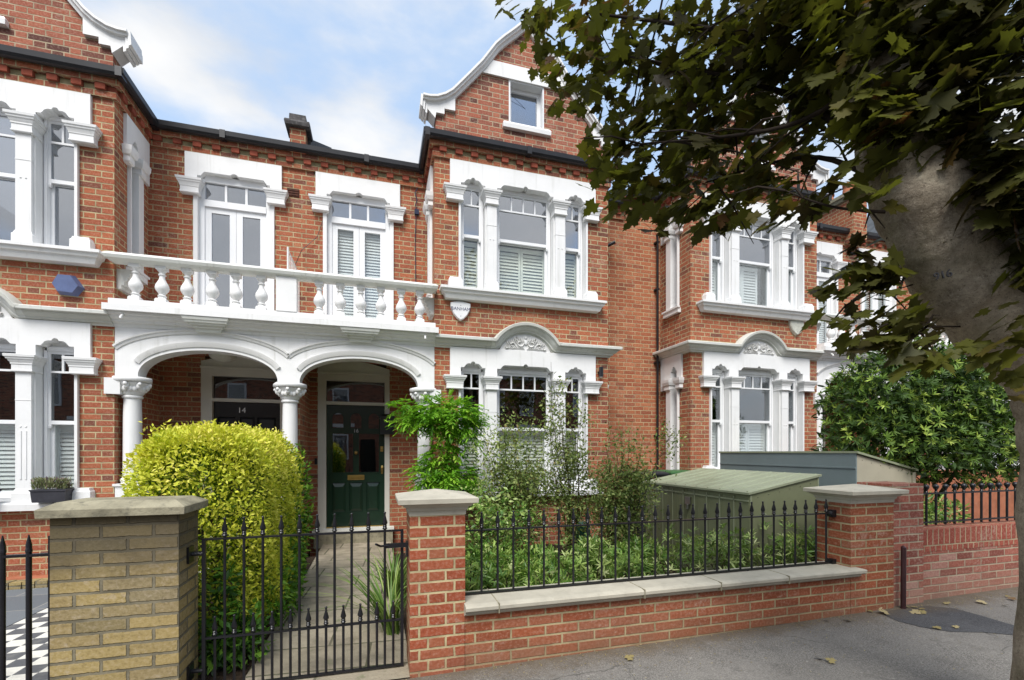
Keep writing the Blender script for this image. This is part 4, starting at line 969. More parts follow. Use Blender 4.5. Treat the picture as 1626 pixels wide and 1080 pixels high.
tb=spear_bar(.03,.958,1.09).build('bar',M['iron'],gt,None,40)
for k in range(10):
    x=-.921+(.050+.921)*k/9+1.04
    if k==0: tb.location=(x,0,0)
    else: dup(tb,(x,0,0))
sb=spear_bar(.03,.343,.475).build('short_bar',M['iron'],gt,None,40)
for k in range(11):
    x=-.976+(.106+.976)*k/10+1.04
    if k==0: sb.location=(x,0,0)
    else: dup(sb,(x,0,0))
q=MB()
q.box(-1.045,-1.025,3.29,3.31,.02,.965); q.box(.155,.175,3.29,3.31,.02,.965)
q.box(-1.025,.155,3.288,3.312,.952,.964); q.box(-1.025,.155,3.288,3.312,.335,.347); q.box(-1.025,.155,3.288,3.312,.022,.034)
wpart(q,'gate_frame',M['iron'],gt)
for zz in (.87,.145):
    q=MB(); q.box(-1.112,-1.098,3.25,3.33,zz-.05,zz+.05); q.tube([(-1.10,3.30,zz),(-1.04,3.30,zz)],.014,8); wpart(q,'hinge',M['iron'],gt)
q=MB(); q.box(.19,.207,3.26,3.33,.78,.88); q.box(.05,.20,3.262,3.285,.845,.875); q.tube([(.08,3.27,.86),(.02,3.25,.865),(-.01,3.22,.885)],.008,6); wpart(q,'latch',M['iron'],gt)
# left neighbour's railings
lg=thing('garden_gate','tall black iron gate with pointed bars at the far left, left of the yellow pillar','gate',(-1.76,3.30,0))
def dog(zb,zt,r):
    q=MB(); q.lathe(0,0,[(r,zb),(r,zt-.10),(r*1.15,zt-.098),(r*1.15,zt-.085),(r,zt-.08),(r*1.05,zt-.06),(r*.2,zt)],12); return q
b=dog(.03,1.03,.0135).build('bar',M['iron'],lg,None,40)
for k in range(9):
    x=-1.905-.118*k+1.76
    if k==0: b.location=(x,0,0)
    else: dup(b,(x,0,0))
q=MB(); q.box(-3.0,-1.80,3.288,3.312,.905,.920); q.box(-3.0,-1.80,3.288,3.312,.06,.075); q.box(-1.812,-1.795,3.29,3.31,.03,1.02); wpart(q,'gate_frame',M['iron'],lg)
rr=thing('railings','black iron railings with ball tops on the old brick wall at the right','railings',(5.05,3.31,0))
def ballbar():
    q=MB(); q.lathe(0,0,[(.011,.76),(.011,1.09),(.016,1.095),(.010,1.105),(.013,1.12),(.022,1.135)],10); q.ball((0,0,1.15),.026,10,7); return q
X0=pt(1471,800,3.31/(C_-S_*(1471-CX)/F)).x; X9=pt(1599,800,3.31/(C_-S_*(1599-CX)/F)).x; stp=(X9-X0)/9
b=ballbar().build('bar',M['iron'],rr,None,40)
for k in range(24):
    x=X0+stp*k-5.05
    if k==0: b.location=(x,0,0)
    else: dup(b,(x,0,0))
q=MB(); q.box(5.03,9,3.298,3.322,1.075,1.09); q.box(5.03,9,3.298,3.322,.785,.80); wpart(q,'rail',M['iron'],rr)
# orange rendered wall further back in the right garden
q=MB(); q.box(6.2,13,6.2,6.4,0,1.15); tag(q.build('garden_wall',M['terracotta']),'orange painted wall behind the ball-topped railings','garden wall')
# ------------------------------------------------------------------ sheds and bins
sh=thing('bike_shed','sage green metal bike store with sloping ribbed lid, behind the railings','shed',(3.69,3.9,0))
x0,x1,y0,y1=3.69,4.61,3.9,5.83
q=MB(); q.add([(x0,y0,0),(x1,y0,0),(x1,y1,0),(x0,y1,0),(x0,y0,1.06),(x1,y0,1.23),(x1,y1,1.23),(x0,y1,1.06)],[(0,3,2,1),(4,5,6,7),(0,1,5,4),(1,2,6,5),(2,3,7,6),(3,0,4,7)])
for k in range(9): yy=y0+.2*(k+1); q.box(x0-.004,x0+.002,yy-.003,yy+.003,.02,1.04)
wpart(q,'body',M['shed_green'],sh)
q=MB(); s_=.17/.92
zl=lambda x:1.065+(x-x0)*s_
q.add([(x0-.03,y0-.02,zl(x0-.03)),(x1+.02,y0-.02,zl(x1+.02)),(x1+.02,y1+.02,zl(x1+.02)),(x0-.03,y1+.02,zl(x0-.03))]+[(x0-.03,y0-.02,zl(x0-.03)+.022),(x1+.02,y0-.02,zl(x1+.02)+.022),(x1+.02,y1+.02,zl(x1+.02)+.022),(x0-.03,y1+.02,zl(x0-.03)+.022)],[(0,3,2,1),(4,5,6,7),(0,1,5,4),(1,2,6,5),(2,3,7,6),(3,0,4,7)])
for k in range(10):
    yy=y0+.02+.2*k
    q.add([(x0,yy,zl(x0)+.022),(x1,yy,zl(x1)+.022),(x1,yy+.03,zl(x1)+.022),(x0,yy+.03,zl(x0)+.022),(x0,yy+.008,zl(x0)+.03),(x1,yy+.008,zl(x1)+.03),(x1,yy+.022,zl(x1)+.03),(x0,yy+.022,zl(x0)+.03)],[(4,5,6,7),(0,1,5,4),(2,3,7,6),(0,4,7,3),(1,2,6,5)])
wpart(q,'lid',M['shed_roof'],sh)
q=MB(); q.box(x0+.005,x0+.02,y0-.006,y0+.0,0,1.05); q.box(x1-.02,x1-.005,y0-.006,y0,0,1.22)
for i in range(3): 
    for j in range(2): q.ball((x0+.2+.28*i,y0-.003,.4+.45*j),.008,6,4)
wpart(q,'corner_trim',M['shed_roof'],sh)
q=MB()
for k in range(1,9): yy=y0+.215*k; q.box(x0-.010,x0-.003,yy-.006,yy+.006,.02,1.03)
q.box(x0-.010,x0-.003,y0+.01,y1-.01,.985,1.0); wpart(q,'panel_rib',M['shed_roof'],sh)
q=MB(); q.box(x0-.025,x0-.010,4.82,4.92,.86,.95); q.lathe(x0-.02,4.87,[(.02,.80),(.02,.86)],10); wpart(q,'padlock',M['chrome'],sh)
for k in range(6):
    q=MB(); q.ball((x1-.12-.14*k,y0-.004,1.16-.026*k),.004,6,4); wpart(q,'rivet',M['iron'],sh)
s2=thing('bike_shed','larger blue-grey and cream metal store with a sloping lid, behind the right pillar','shed',(5.54,4.2,0))
q=MB(); q.box(5.54,5.56,4.2,6.5,.05,1.485); q.box(5.532,5.54,4.2,6.5,1.30,1.318); q.box(5.532,5.54,4.2,6.5,.92,.935); wpart(q,'back_panel',M['shed_grey'],s2)
q=MB(); q.add([(5.56,4.2,.05),(6.5,4.2,.05),(6.5,6.5,.05),(5.56,6.5,.05),(5.56,4.2,1.47),(6.5,4.2,1.26),(6.5,6.5,1.26),(5.56,6.5,1.47)],[(0,3,2,1),(4,5,6,7),(0,1,5,4),(1,2,6,5),(2,3,7,6),(3,0,4,7)])
q.box(6.47,6.52,4.18,4.20,.05,1.25); wpart(q,'body',M['shed_cream'],s2)
for k in range(6):
    q=MB(); q.ball((5.64+.15*k,4.196,1.40-.033*k),.004,6,4); wpart(q,'rivet',M['iron'],s2)
q=MB(); q.add([(5.53,4.17,1.487),(6.55,4.17,1.26),(6.55,6.52,1.26),(5.53,6.52,1.487),(5.53,4.17,1.512),(6.55,4.17,1.285),(6.55,6.52,1.285),(5.53,6.52,1.512)],[(0,3,2,1),(4,5,6,7),(0,1,5,4),(1,2,6,5),(2,3,7,6),(3,0,4,7)]); wpart(q,'lid',M['shed_roof'],s2)
def bin_(label,x,y,w,d,h,mat,lid,lidlabel=None):
    b=thing('wheelie_bin',label,'bin',(x,y,.04))
    q=MB(); q.stack(-w/2,w/2,0,d,[(0,-.05),(.08,-.045),(h-.06,0),(h-.055,.02),(h-.02,.02)],back=1); q.build('body',M[mat],b)
    q=MB(); q.stack(-w/2,w/2,-.01,d,[(h-.02,.03),(h+.0,.035),(h+.02,.03),(h+.045,-.03)],back=1); q.box(-w/2+.04,w/2-.04,d+.02,d+.05,h-.03,h+.0); q.build('lid',M[lid],b)
    for s in (-1,1):
        q=MB(); q.lathe(0,0,[(.09,-.02),(.09,.02)],14); q.v=[(s*(w/2-.03)+z,d-.02+x_,.05+y_) for x_,y_,z in q.v]; q.build('wheel',M['iron'],b)
bin_('black wheelie bin against the orange link wall, left of the green-lidded one',4.40,6.75,.52,.5,1.09,'bin_dark','bin_dark')
bin_('green-lidded wheelie bin beside the grey metal store',5.02,6.75,.52,.5,1.10,'bin_dark','bin_green')
bin_('navy bin tucked behind the right pillar',4.86,3.85,.40,.4,1.0,'navy','navy')
# teal watering can/hose hook in the bed
tl=thing('watering_can','teal plastic watering can among the shrubs in front of the bay','watering can',(2.58,5.55,.35))
q=MB(); q.lathe(0,0,[(.09,0),(.10,.02),(.09,.22),(.05,.24)],14); q.build('body',M['teal'],tl,None,40)
q=MB(); q.tube([(-.08,0,.04),(-.17,0,.14),(-.20,0,.30)],[.02,.014,.012],8); q.build('spout',M['teal'],tl,None,40)
q=MB(); q.tube([(.05,0,.24),(.04,0,.36),(-.05,0,.38),(-.09,0,.2)],.012,8); q.build('handle',M['teal'],tl,None,40)
q=MB(); q.lathe(2.58,5.55,[(.12,.03),(.13,.35)],12); tag(q.build('plant_pot',M['planter']),'dark plant pot under the teal watering can','plant pot')
# ------------------------------------------------------------------ foliage tools
def np_mesh(name,V,tris,rnd,mat,parent=None,off=None):
    me=bpy.data.meshes.new(name); n=len(V); k=len(tris)
    if off is not None: V=V-np.array(off)
    me.vertices.add(n); me.vertices.foreach_set('co',V.astype(np.float32).ravel())
    me.loops.add(3*k); me.loops.foreach_set('vertex_index',tris.astype(np.int32).ravel())
    me.polygons.add(k); me.polygons.foreach_set('loop_start',np.arange(0,3*k,3,dtype=np.int32)); 
    me.update(calc_edges=True)
    a=me.attributes.new('rnd','FLOAT','POINT'); a.data.foreach_set('value',rnd.astype(np.float32))
    me.materials.append(mat); me.validate()
    o=bpy.data.objects.new(name,me); COL.objects.link(o); o.parent=parent; return o
def norm(a): return a/np.maximum(np.linalg.norm(a,axis=1,keepdims=True),1e-6)
def leaves(P,D,Nn,size,tv,tf,rnd):
    "P centres, D length direction, Nn approximate normal"
    D=norm(D); X=norm(np.cross(Nn,D)); Z=np.cross(D,X)
    n=len(P); tv=np.array(tv); k=len(tv)
    V=P[:,None,:]+size[:,None,None]*(tv[None,:,0:1]*D[:,None,:]+tv[None,:,1:2]*X[:,None,:]+tv[None,:,2:3]*Z[:,None,:])
    Tt=np.array(tf)[None,:,:]+(np.arange(n)*k)[:,None,None]
    return V.reshape(-1,3),Tt.reshape(-1,3),np.repeat(rnd,k)
LEAF=([(0,0,0),(.45,.22,.05),(1,0,-.06),(.45,-.22,.05),(.45,0,-.02)],[(0,4,1),(4,2,1),(0,3,4),(3,2,4)])
LONG=([(0,0,0),(.3,.13,.04),(.7,.12,.02),(1,0,-.10),(.7,-.12,.02),(.3,-.13,.04),(.5,0,-.02)],[(0,6,1),(1,6,2),(2,6,3),(0,5,6),(5,4,6),(4,3,6)])
SLIM=([(0,0,0),(.35,.10,.03),(.7,.09,.02),(1,0,-.08),(.7,-.09,.02),(.35,-.10,.03),(.5,0,-.015)],LONG[1])
def maple_tpl():
    half=[(0,0),(-.05,.10),(-.20,.30),(-.02,.33),(.02,.42),(.10,.38),(.22,.60),(.32,.47),(.46,.50),(.40,.30),(.50,.22),(.56,.30),(.68,.27),(.72,.16),(.84,.16),(.80,.07),(1.0,0)]
    out=half+[(x,-y) for x,y in reversed(half[1:-1])]
    vs=[(.30,0,-.02)]+[(x,y,.10*abs(y)-.10*(x-.3)**2-.22*y*y) for x,y in out]; n=len(out)
    return vs,[(0,1+i,1+(i+1)%n) for i in range(n)]
MAPLE=maple_tpl()
def blobpts(blobs,total,shell=.5):
    w=np.array([b[3]*b[4]*b[5]**1 if len(b)>5 else b[3]**2 for b in blobs],dtype=float); w/=w.sum()
    out=[];nn=[]
    for b,k in zip(blobs,rng.multinomial(total,w)):
        d=norm(rng.normal(size=(k,3))); r=rng.random((k,1))**shell
        rad=np.array([b[3],b[4],b[5]]) if len(b)>5 else np.array([b[3]]*3)
        out.append(np.array(b[:3])+d*r*rad); nn.append(d)
    return np.concatenate(out),np.concatenate(nn)
def bush(parent,name,blobs,total,size,tpl,mat,up=.5,shell=.35,jit=.8,droop=0.0,rb=0,zmin=None,off=None):
    P,N=blobpts(blobs,total,shell)
    if zmin is not None: k=P[:,2]>zmin; P=P[k];N=N[k]
    n=len(P)
    D=norm(N+jit*rng.normal(size=(n,3))+np.array([0,0,-droop])); Nn=norm(N*.6+np.array([0,0,up])+.6*rng.normal(size=(n,3)))
    s=size*(.6+.8*rng.random(n)); r=np.clip(rng.random(n)+rb,0,1)
    V,Tt,rn=leaves(P,D,Nn,s,tpl[0],tpl[1],r)
    return np_mesh(name,V,Tt,rn,M[mat],parent,off)
def rosettes(parent,name,P,N,leaflen,per,tpl,mat,off,tipbright=True,spread=1.1):
    n=len(P); Vs=[];Ts=[];Rs=[];b=0
    N=norm(N+.35*rng.normal(size=(n,3))+np.array([0,0,.35]))
    ref=norm(np.cross(N,rng.normal(size=(n,3)))); ref2=np.cross(N,ref)
    base=rng.random(n)
    for k in range(per):
        a=2*math.pi*k/per+rng.random((n,1))*.6; tier=k/per
        d=ref*np.cos(a)+ref2*np.sin(a)
        D=norm(d*spread+N*(.25+.9*tier)); 
        V,T_,r=leaves(P+N*leaflen*.2*tier,D,N,leaflen*(.75+.5*rng.random(n))*(1-.35*tier),tpl[0],tpl[1],np.clip(base*.75+(.25*tier if tipbright else 0)+.08*rng.random(n),0,1))
        Vs.append(V);Ts.append(T_+b);Rs.append(r);b+=len(V)
    return np_mesh(name,np.concatenate(Vs),np.concatenate(Ts),np.concatenate(Rs),M[mat],parent,off)
# --- golden hedge
hd=thing('hedge','big clipped golden yellow privet hedge behind the gate, along the garden path','hedge',(-1.35,4.7,0))
ho=np.array(hd.location)
def hedge_pts(n,x0,x1,y0,y1,z0,z1,rd,inset=.0,faces=None):
    "points on a lumpy rounded box"
    P=[];N=[]
    c=np.array([(x0+x1)/2,(y0+y1)/2,(z0+z1)/2]); h=np.array([(x1-x0)/2,(y1-y0)/2,(z1-z0)/2])
    A=np.array([h[1]*h[2],h[0]*h[2],h[0]*h[1]*1.0]); A=A/A.sum()
    ax=rng.choice(3,size=n,p=A); q=rng.uniform(-1,1,size=(n,3)); s=np.where(rng.random(n)<.5,-1,1)
    s=np.where((ax==2),1,s); q[np.arange(n),ax]=s
    p=q*h; core=np.clip(p,-(h-rd),(h-rd)); d=p-core; nn=norm(d+1e-6*q); p=core+nn*rd
    lump=.05*np.sin(p[:,0:1]*6+1)*np.sin(p[:,1:2]*5)*np.cos(p[:,2:3]*5+2)+.035*np.sin(p[:,1:2]*13+p[:,2:3]*9)
    p=p+nn*lump-nn*(inset+.12*rng.random((n,1))**2)
    return p+c,nn
P,N=hedge_pts(42000,-1.70,-.80,3.62,5.75,.05,1.66,.36)
n=len(P); V,Tt,rn=leaves(P,norm(N+.9*rng.normal(size=(n,3))+np.array([0,0,.3])),norm(N+.7*rng.normal(size=(n,3))+np.array([0,0,.4])),.037*(.6+.7*rng.random(n)),LEAF[0],LEAF[1],np.clip(rng.random(n)*.6+.12*np.clip((P[:,2]-.2)/1.4,0,1)+.08+.16*np.sin(P[:,1]*9+P[:,2]*7)*np.sin(P[:,0]*11+P[:,2]*5)+.10,0,1))  # leaf tone lighter upwards; dark clumps painted in for shaded gaps
np_mesh('foliage',V,Tt,rn,M['privet'],hd,ho)
# sprigs sticking out of the top
k=420; tx=rng.uniform(-1.56,-.95,k); ty=rng.uniform(3.8,5.6,k); Ps=[];Ns=[]
for a,b in zip(tx,ty):
    h=rng.uniform(.03,.11); 
    for j in range(6): Ps.append((a+rng.normal()*.01,b+rng.normal()*.01,1.62+h*j/5)); Ns.append((rng.normal(),rng.normal(),.8))
Ps=np.array(Ps);Ns=np.array(Ns); V,Tt,rn=leaves(Ps,norm(Ns),norm(rng.normal(size=Ns.shape)+np.array([0,0,1])),.036*(.6+.6*rng.random(len(Ps))),LEAF[0],LEAF[1],.5+.5*rng.random(len(Ps)))
np_mesh('top_shoots',V,Tt,rn,M['privet'],hd,ho)
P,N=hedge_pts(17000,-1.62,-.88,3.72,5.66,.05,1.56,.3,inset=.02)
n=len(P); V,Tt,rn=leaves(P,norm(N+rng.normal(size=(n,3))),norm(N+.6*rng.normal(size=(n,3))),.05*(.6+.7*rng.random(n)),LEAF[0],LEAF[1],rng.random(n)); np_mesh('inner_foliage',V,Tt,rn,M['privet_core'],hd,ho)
q=MB()
for k in range(16):
    a,b=random.uniform(-1.4,-1.1),random.uniform(4.0,5.3); q.tube([(a,b,0),(a+random.uniform(-.05,.05),b+random.uniform(-.1,.1),.6),(a+random.uniform(-.1,.1),b+random.uniform(-.15,.15),1.2)],[.022,.014,.006],6)
wpart(q,'stem',M['twig'],hd)
# greener climber at the hedge's right side / foot
gc=thing('ivy','green leafy shrub growing through the right side and foot of the golden hedge','shrub',(-.85,4.6,0))
bush(gc,'foliage',[(-.84,5.55,.9,.14,.3,.7),(-.80,4.7,.30,.10,.8,.32),(-.82,5.2,.6,.10,.4,.5)],2600,.06,LEAF,'ivy',shell=.4,zmin=.02,off=gc.location)
iv=thing('ivy','dark green ivy at the foot of the golden hedge, beside the yellow pillar','shrub',(-1.05,3.5,0))
bush(iv,'foliage',[(-1.02,3.55,.28,.12,.12,.34),(-.98,3.6,.60,.07,.1,.2),(-.90,3.62,.20,.16,.14,.26),(-1.0,3.75,.18,.2,.2,.25)],1500,.06,LEAF,'ivy',shell=.6,zmin=.02,rb=-.2,off=iv.location)
# --- strap-leaved clump right of the path
def strap_clump(label,x,y,n,h,sp,mat='grass_leaf',w=.012,lean=(0,0)):
    g=thing('ornamental_grass',label,'plant',(x,y,0)); V=[];F_=[];Rr=[]
    for k in range(n):
        a=random.uniform(0,2*math.pi); r0=random.uniform(0,.08); L=h*random.uniform(.6,1.1); bend=random.uniform(.3,1.0)*sp
        dx,dy=math.cos(a),math.sin(a); rr=random.random(); b=len(V); N_=7
        for i in range(N_+1):
            f=i/N_; out=r0+bend*L*f**1.8; z=L*(f-.45*bend*f**2.6); ww=w*(1-f**2)**.5+.0008
            cx_,cy_=dx*out+lean[0]*f,dy*out+lean[1]*f
            V+=[(cx_-dy*ww,cy_+dx*ww,z),(cx_+dy*ww,cy_-dx*ww,z)]; Rr+=[rr,rr]
            if i: q0=b+2*i; F_+=[(q0-2,q0-1,q0+1),(q0-2,q0+1,q0)]
    np_mesh('leaf_blades',np.array(V,dtype=float),np.array(F_),np.array(Rr),M[mat],g); return g
strap_clump('tall strap-leaved clump against the left side of the red gate pillar',.12,3.95,95,.68,1.0,w=.0055,lean=(-.12,0))
strap_clump('smaller strap-leaved clump further up the right side of the path',.16,4.9,160,.55,.9,w=.005)
# --- wisteria on the corner of the porch
ws=thing('wisteria','bright green wisteria trained up the porch column in a mushroom shape','climber',(.55,6.5,0)); wo=ws.location
def pb(u,v,D,r,ry=None,rz=None):
    p=pt(u,v,D); return (p.x,p.y,p.z,r,ry or r,rz or r)
wb=[pb(668,655,6.2,.30,.25,.16),pb(708,660,6.2,.38,.3,.26),pb(735,665,6.2,.26,.25,.24),pb(650,645,6.2,.20,.18,.10),pb(705,715,6.25,.20,.18,.35),pb(690,750,6.2,.26,.22,.26),pb(720,762,6.2,.34,.25,.24),pb(675,765,6.15,.18,.18,.16),pb(745,705,6.25,.10,.12,.18),pb(655,672,6.2,.22,.15,.08)]
P,N=blobpts(wb,900,.45)
# pinnate leaves: leaflets in pairs on a drooping rachis
Vs=[];Ts=[];Rs=[];b=0; n=len(P)
dirs=norm(N*np.array([1,1,.4])+.5*rng.normal(size=(n,3))+np.array([0,0,-.1])); base=rng.random(n)
side=norm(np.cross(dirs,np.array([0,0,1.0])))
for k in range(6):
    f=(k+.5)/6; p=P+dirs*.17*f+np.array([0,0,-.07*f*f])
    for s in ((-1,1) if k<5 else (0,)):
        D=norm(dirs*.7+side*s*.9+np.array([0,0,-.25])+.15*rng.normal(size=(n,3)))
        V,T_,r=leaves(p,D,norm(np.array([[0,0,1.0]])+.3*rng.normal(size=(n,3))),.075*(.8+.4*rng.random(n)),LONG[0],LONG[1],np.clip(base*.8+.2*rng.random(n),0,1))
        Vs.append(V);Ts.append(T_+b);Rs.append(r);b+=len(V)
np_mesh('foliage',np.concatenate(Vs),np.concatenate(Ts),np.concatenate(Rs),M['wisteria'],ws,np.array(wo))
q=MB(); a0=pt(712,830,6.3); a0.z=0
q.tube([a0,pt(706,760,6.3),pt(712,715,6.3),pt(706,668,6.25)],[.035,.03,.024,.016],8)
for (u,v) in ((655,650),(745,660),(690,640),(730,700)): q.tube([pt(706,680,6.25),pt((u+706)/2,v+4,6.25),pt(u,v,6.2)],[.014,.01,.005],6)
wpart(q,'stem',M['twig'],ws,40)
# --- roses / open shrubs in front of the bay
def open_shrub(label,base,ends,nleaf,size,mat,cat='shrub',name='rose_bush',spread=.16,tpl=LEAF):
    g=thing(name,label,cat,(base[0],base[1],0)); q=MB(); pts=[];nn=[]
    for e in ends:
        e=Vector(e); b=Vector(base); m1=b.lerp(e,.4)+Vector((random.uniform(-.1,.1),random.uniform(-.1,.1),.12)); m2=b.lerp(e,.75)+Vector((random.uniform(-.06,.06),random.uniform(-.05,.05),.06))
        q.tube([b,m1,m2,e],[.008,.006,.004,.0015],6)
        for k in range(7):
            f=random.uniform(.3,1); p=b.lerp(e,f)+Vector((0,0,.08*math.sin(f*3)))
            d=Vector((random.gauss(0,1),random.gauss(0,.7),random.gauss(.3,.8))).normalized()*random.uniform(.1,.28)*(1.2-f*.4)
            q.tube([p,p+d*.6+Vector((0,0,.02)),p+d],[.004,.003,.001],5)
            for j in range(max(1,nleaf//(7*len(ends)))):
                pts.append(p+d*random.uniform(.2,1.1)+Vector((random.gauss(0,spread*.35),random.gauss(0,spread*.35),random.gauss(0,spread*.35)))); nn.append((random.gauss(0,1),random.gauss(0,1),random.gauss(.2,.8)))
    wpart(q,'stem',M['twig'],g)
    P=np.array([tuple(p) for p in pts]);N=np.array(nn);n=len(P)
    V,T_,r=leaves(P,N,rng.normal(size=(n,3))+np.array([0,-.3,1]),size*(.6+.8*rng.random(n)),tpl[0],tpl[1],rng.random(n)); np_mesh('foliage',V,T_,r,M[mat],g,np.array(g.location)); return g
bs=pt(820,870,5.9); bs.z=.0
open_shrub('sprawling rose with small grey-green leaves in front of the bay window',bs,[pt(u,v,5.7+random.uniform(-.3,.3)) for u,v in ((770,700),(785,730),(800,685),(820,700),(835,735),(850,690),(790,765),(775,780),(810,760),(840,770),(865,745),(755,750),(800,660),(825,740),(870,780))],9500,.046,'rose',spread=.3)
bs=pt(905,870,5.8); bs.z=0
open_shrub('taller slender rose reaching up beside the right pilaster',bs,[pt(u,v,5.6+random.uniform(-.2,.3)) for u,v in ((875,575),(882,610),(895,640),(905,660),(888,680),(915,690),(925,640),(870,660),(900,720),(930,740),(880,740),(910,780))],4800,.044,'rose',spread=.18)
bs=pt(975,880,5.6); bs.z=0
open_shrub('arching rose with long stems spreading right towards the bins',bs,[pt(u,v,5.5+random.uniform(-.3,.3)) for u,v in ((960,700),(985,685),(1000,710),(1020,705),(1060,700),(975,740),(1000,760),(1020,780),(950,760),(1010,800),(985,790),(940,790),(960,800),(1030,740))],8000,.044,'rose',spread=.26)
bs=pt(780,900,4.9); bs.z=0
open_shrub('low arching shrub just behind the red gate pillar',bs,[pt(u,v,4.8+random.uniform(-.3,.3)) for u,v in ((745,800),(760,815),(775,800),(790,820),(750,850),(815,800),(840,810),(870,815))],2200,.050,'laurel')
# --- low evergreen shrubs in a row behind the railings
row=[(.72,.62,'laurel','bushy broad-leaved shrub next to the red gate pillar'),(1.08,.60,'laurel','low broad-leaved shrub, second from the red gate pillar'),(1.45,.56,'laurel','low leafy shrub behind the middle left of the railings'),(1.85,.68,'skimmia','pale-leaved evergreen shrub below the slender rose'),(2.25,.62,'laurel','leafy shrub left of the teal watering can'),(2.65,.74,'skimmia','upright pale evergreen beside the teal watering can'),(3.05,.66,'skimmia','pale evergreen shrub against the left end of the green store'),(3.42,.62,'skimmia','pale evergreen shrub in front of the green store door'),(3.85,.70,'skimmia','taller pale evergreen at the corner of the green store'),(4.15,.58,'laurel','dark leafy shrub at the foot of the right pillar')]
for i,(x,h,mt,lb) in enumerate(row):
    h*=.88
    y=3.72+.12*math.sin(i*2.1); g=thing('evergreen_shrub',lb,'shrub',(x,y,0))
    k=118; P=np.stack([x+rng.normal(size=k)*.18,y+rng.normal(size=k)*.17,.10+(h-.0)*rng.random(k)**.75*(.75+.4*rng.random(k))],1)
    P[:,1]=np.maximum(P[:,1],3.47+.05*rng.random(len(P))); N=P-np.array([x,y-.15,.2]); rosettes(g,'foliage',P,N,.085 if mt=='skimmia' else .095,6,SLIM,mt,np.array([x,y,0]))
    q=MB()
    for j in range(10): p=P[j*5]; q.tube([(x,y,0),(x+(p[0]-x)*.5,y+(p[1]-y)*.5,p[2]*.6),tuple(p)],[.01,.007,.004],5)
    wpart(q,'stem',M['twig'],g)
# second rank of shrubs deeper in the bed
row2=[(1.0,4.45,.62,'a'),(1.6,4.6,.55,'b'),(2.2,4.5,.6,'c'),(2.85,4.6,.55,'d')]
lbs=['feathery green shrub in the bed behind the second to fourth railing bars','mid green shrub in the bed below the sprawling rose','mid green shrub in the bed below the slender rose','mid green shrub in the bed left of the green store']
for (x,y,h,_),lb in zip(row2,lbs):
    g=thing('garden_shrub',lb,'shrub',(x,y,0)); bush(g,'foliage',[(x,y,h*.45,.30,.28,h*.5)],1500,.075,LONG,'laurel',shell=.5,zmin=.04,off=g.location)
# --- dark bush on the right
bb=thing('evergreen_bush','large dark glossy evergreen bush with bright new tips, in the right garden','bush',(7.3,4.8,0)); bo=np.array(bb.location)
cen=[pb(1390,640,6.2,.62,.7,.6),pb(1460,620,6.3,.75,.8,.62),pb(1540,640,6.3,.80,.8,.66),pb(1440,700,6.2,.80,.8,.55),pb(1540,710,6.2,.85,.8,.55),pb(1365,700,6.1,.42,.5,.5),pb(1590,670,6.4,.6,.7,.7),pb(1345,610,6.0,.22,.3,.22),pb(1355,572,6.0,.10,.15,.16),pb(1405,575,6.2,.32,.3,.22),pb(1500,580,6.3,.5,.5,.25),pb(1440,565,6.2,.40,.4,.25),pb(1350,640,6.1,.25,.3,.3),pb(1560,590,6.4,.4,.4,.3)]
P,N=blobpts(cen,3600,.22); N=norm(N+np.array([0,-.3,.2])); rosettes(bb,'foliage',P,N,.088,8,SLIM,'bay',bo,spread=.85)
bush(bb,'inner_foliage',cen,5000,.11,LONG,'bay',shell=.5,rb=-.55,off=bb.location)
q=MB()
for k in range(9):
    e=pt(random.uniform(1380,1580),random.uniform(600,700),6.3); q.tube([(7.3+random.uniform(-.2,.2),4.8+random.uniform(-.2,.2),0),(7.3+(e.x-7.3)*.4,4.8+(e.y-4.8)*.4,.8),tuple(e)],[.05,.03,.01],7)
wpart(q,'stem',M['twig'],bb)
g=thing('garden_shrub','low mixed shrubs behind the ball-topped railings','shrub',(5.9,3.9,0)); bush(g,'foliage',[(5.35,3.8,.68,.28,.2,.26),(5.9,3.9,.80,.35,.25,.22),(6.5,3.95,.75,.4,.25,.24)],1500,.07,LONG,'laurel',shell=.5,zmin=.04,off=g.location)
# --- window boxes and pots
def wbox(label,x0,x1,z,plab,n=700,mat='lavender',yy=6.72,h=.15,sz=.035):
    b=thing('window_box',label,'planter',((x0+x1)/2,yy,z))
    w=(x1-x0)/2; q=MB(); q.stack(-w,w,-.07,.08,[(0,-.01),(h-.02,0),(h-.018,.008),(h,.008)],back=1); q.build('trough',M['planter'],b)
    P=np.stack([rng.uniform(-w*.95,w*.95,n),rng.uniform(-.06,.07,n),h+.11*rng.random(n)**1.2],1); D=np.stack([P[:,0]/w*.5+.3*rng.normal(size=n),.4*rng.normal(size=n),np.ones(n)],1)
    V,T_,r=leaves(P,D,rng.normal(size=(n,3)),sz*(.7+.8*rng.random(n)),LONG[0],LONG[1],rng.random(n)); o=np_mesh('plants',V,T_,r,M[mat],b)
wbox('charcoal window box of lavender on the left bay sill',-3.83,-3.50,.915,'',900)
wbox('charcoal window box of lavender cut by the left edge of the picture',-4.6,-4.19,.915,'',700)
wbox('dark window box behind the wisteria on the middle bay sill',1.14,1.42,.915,'',500,'rose')
wbox('dark window box on the middle bay sill under the wide window',1.9,2.35,.915,'',500,'rose')
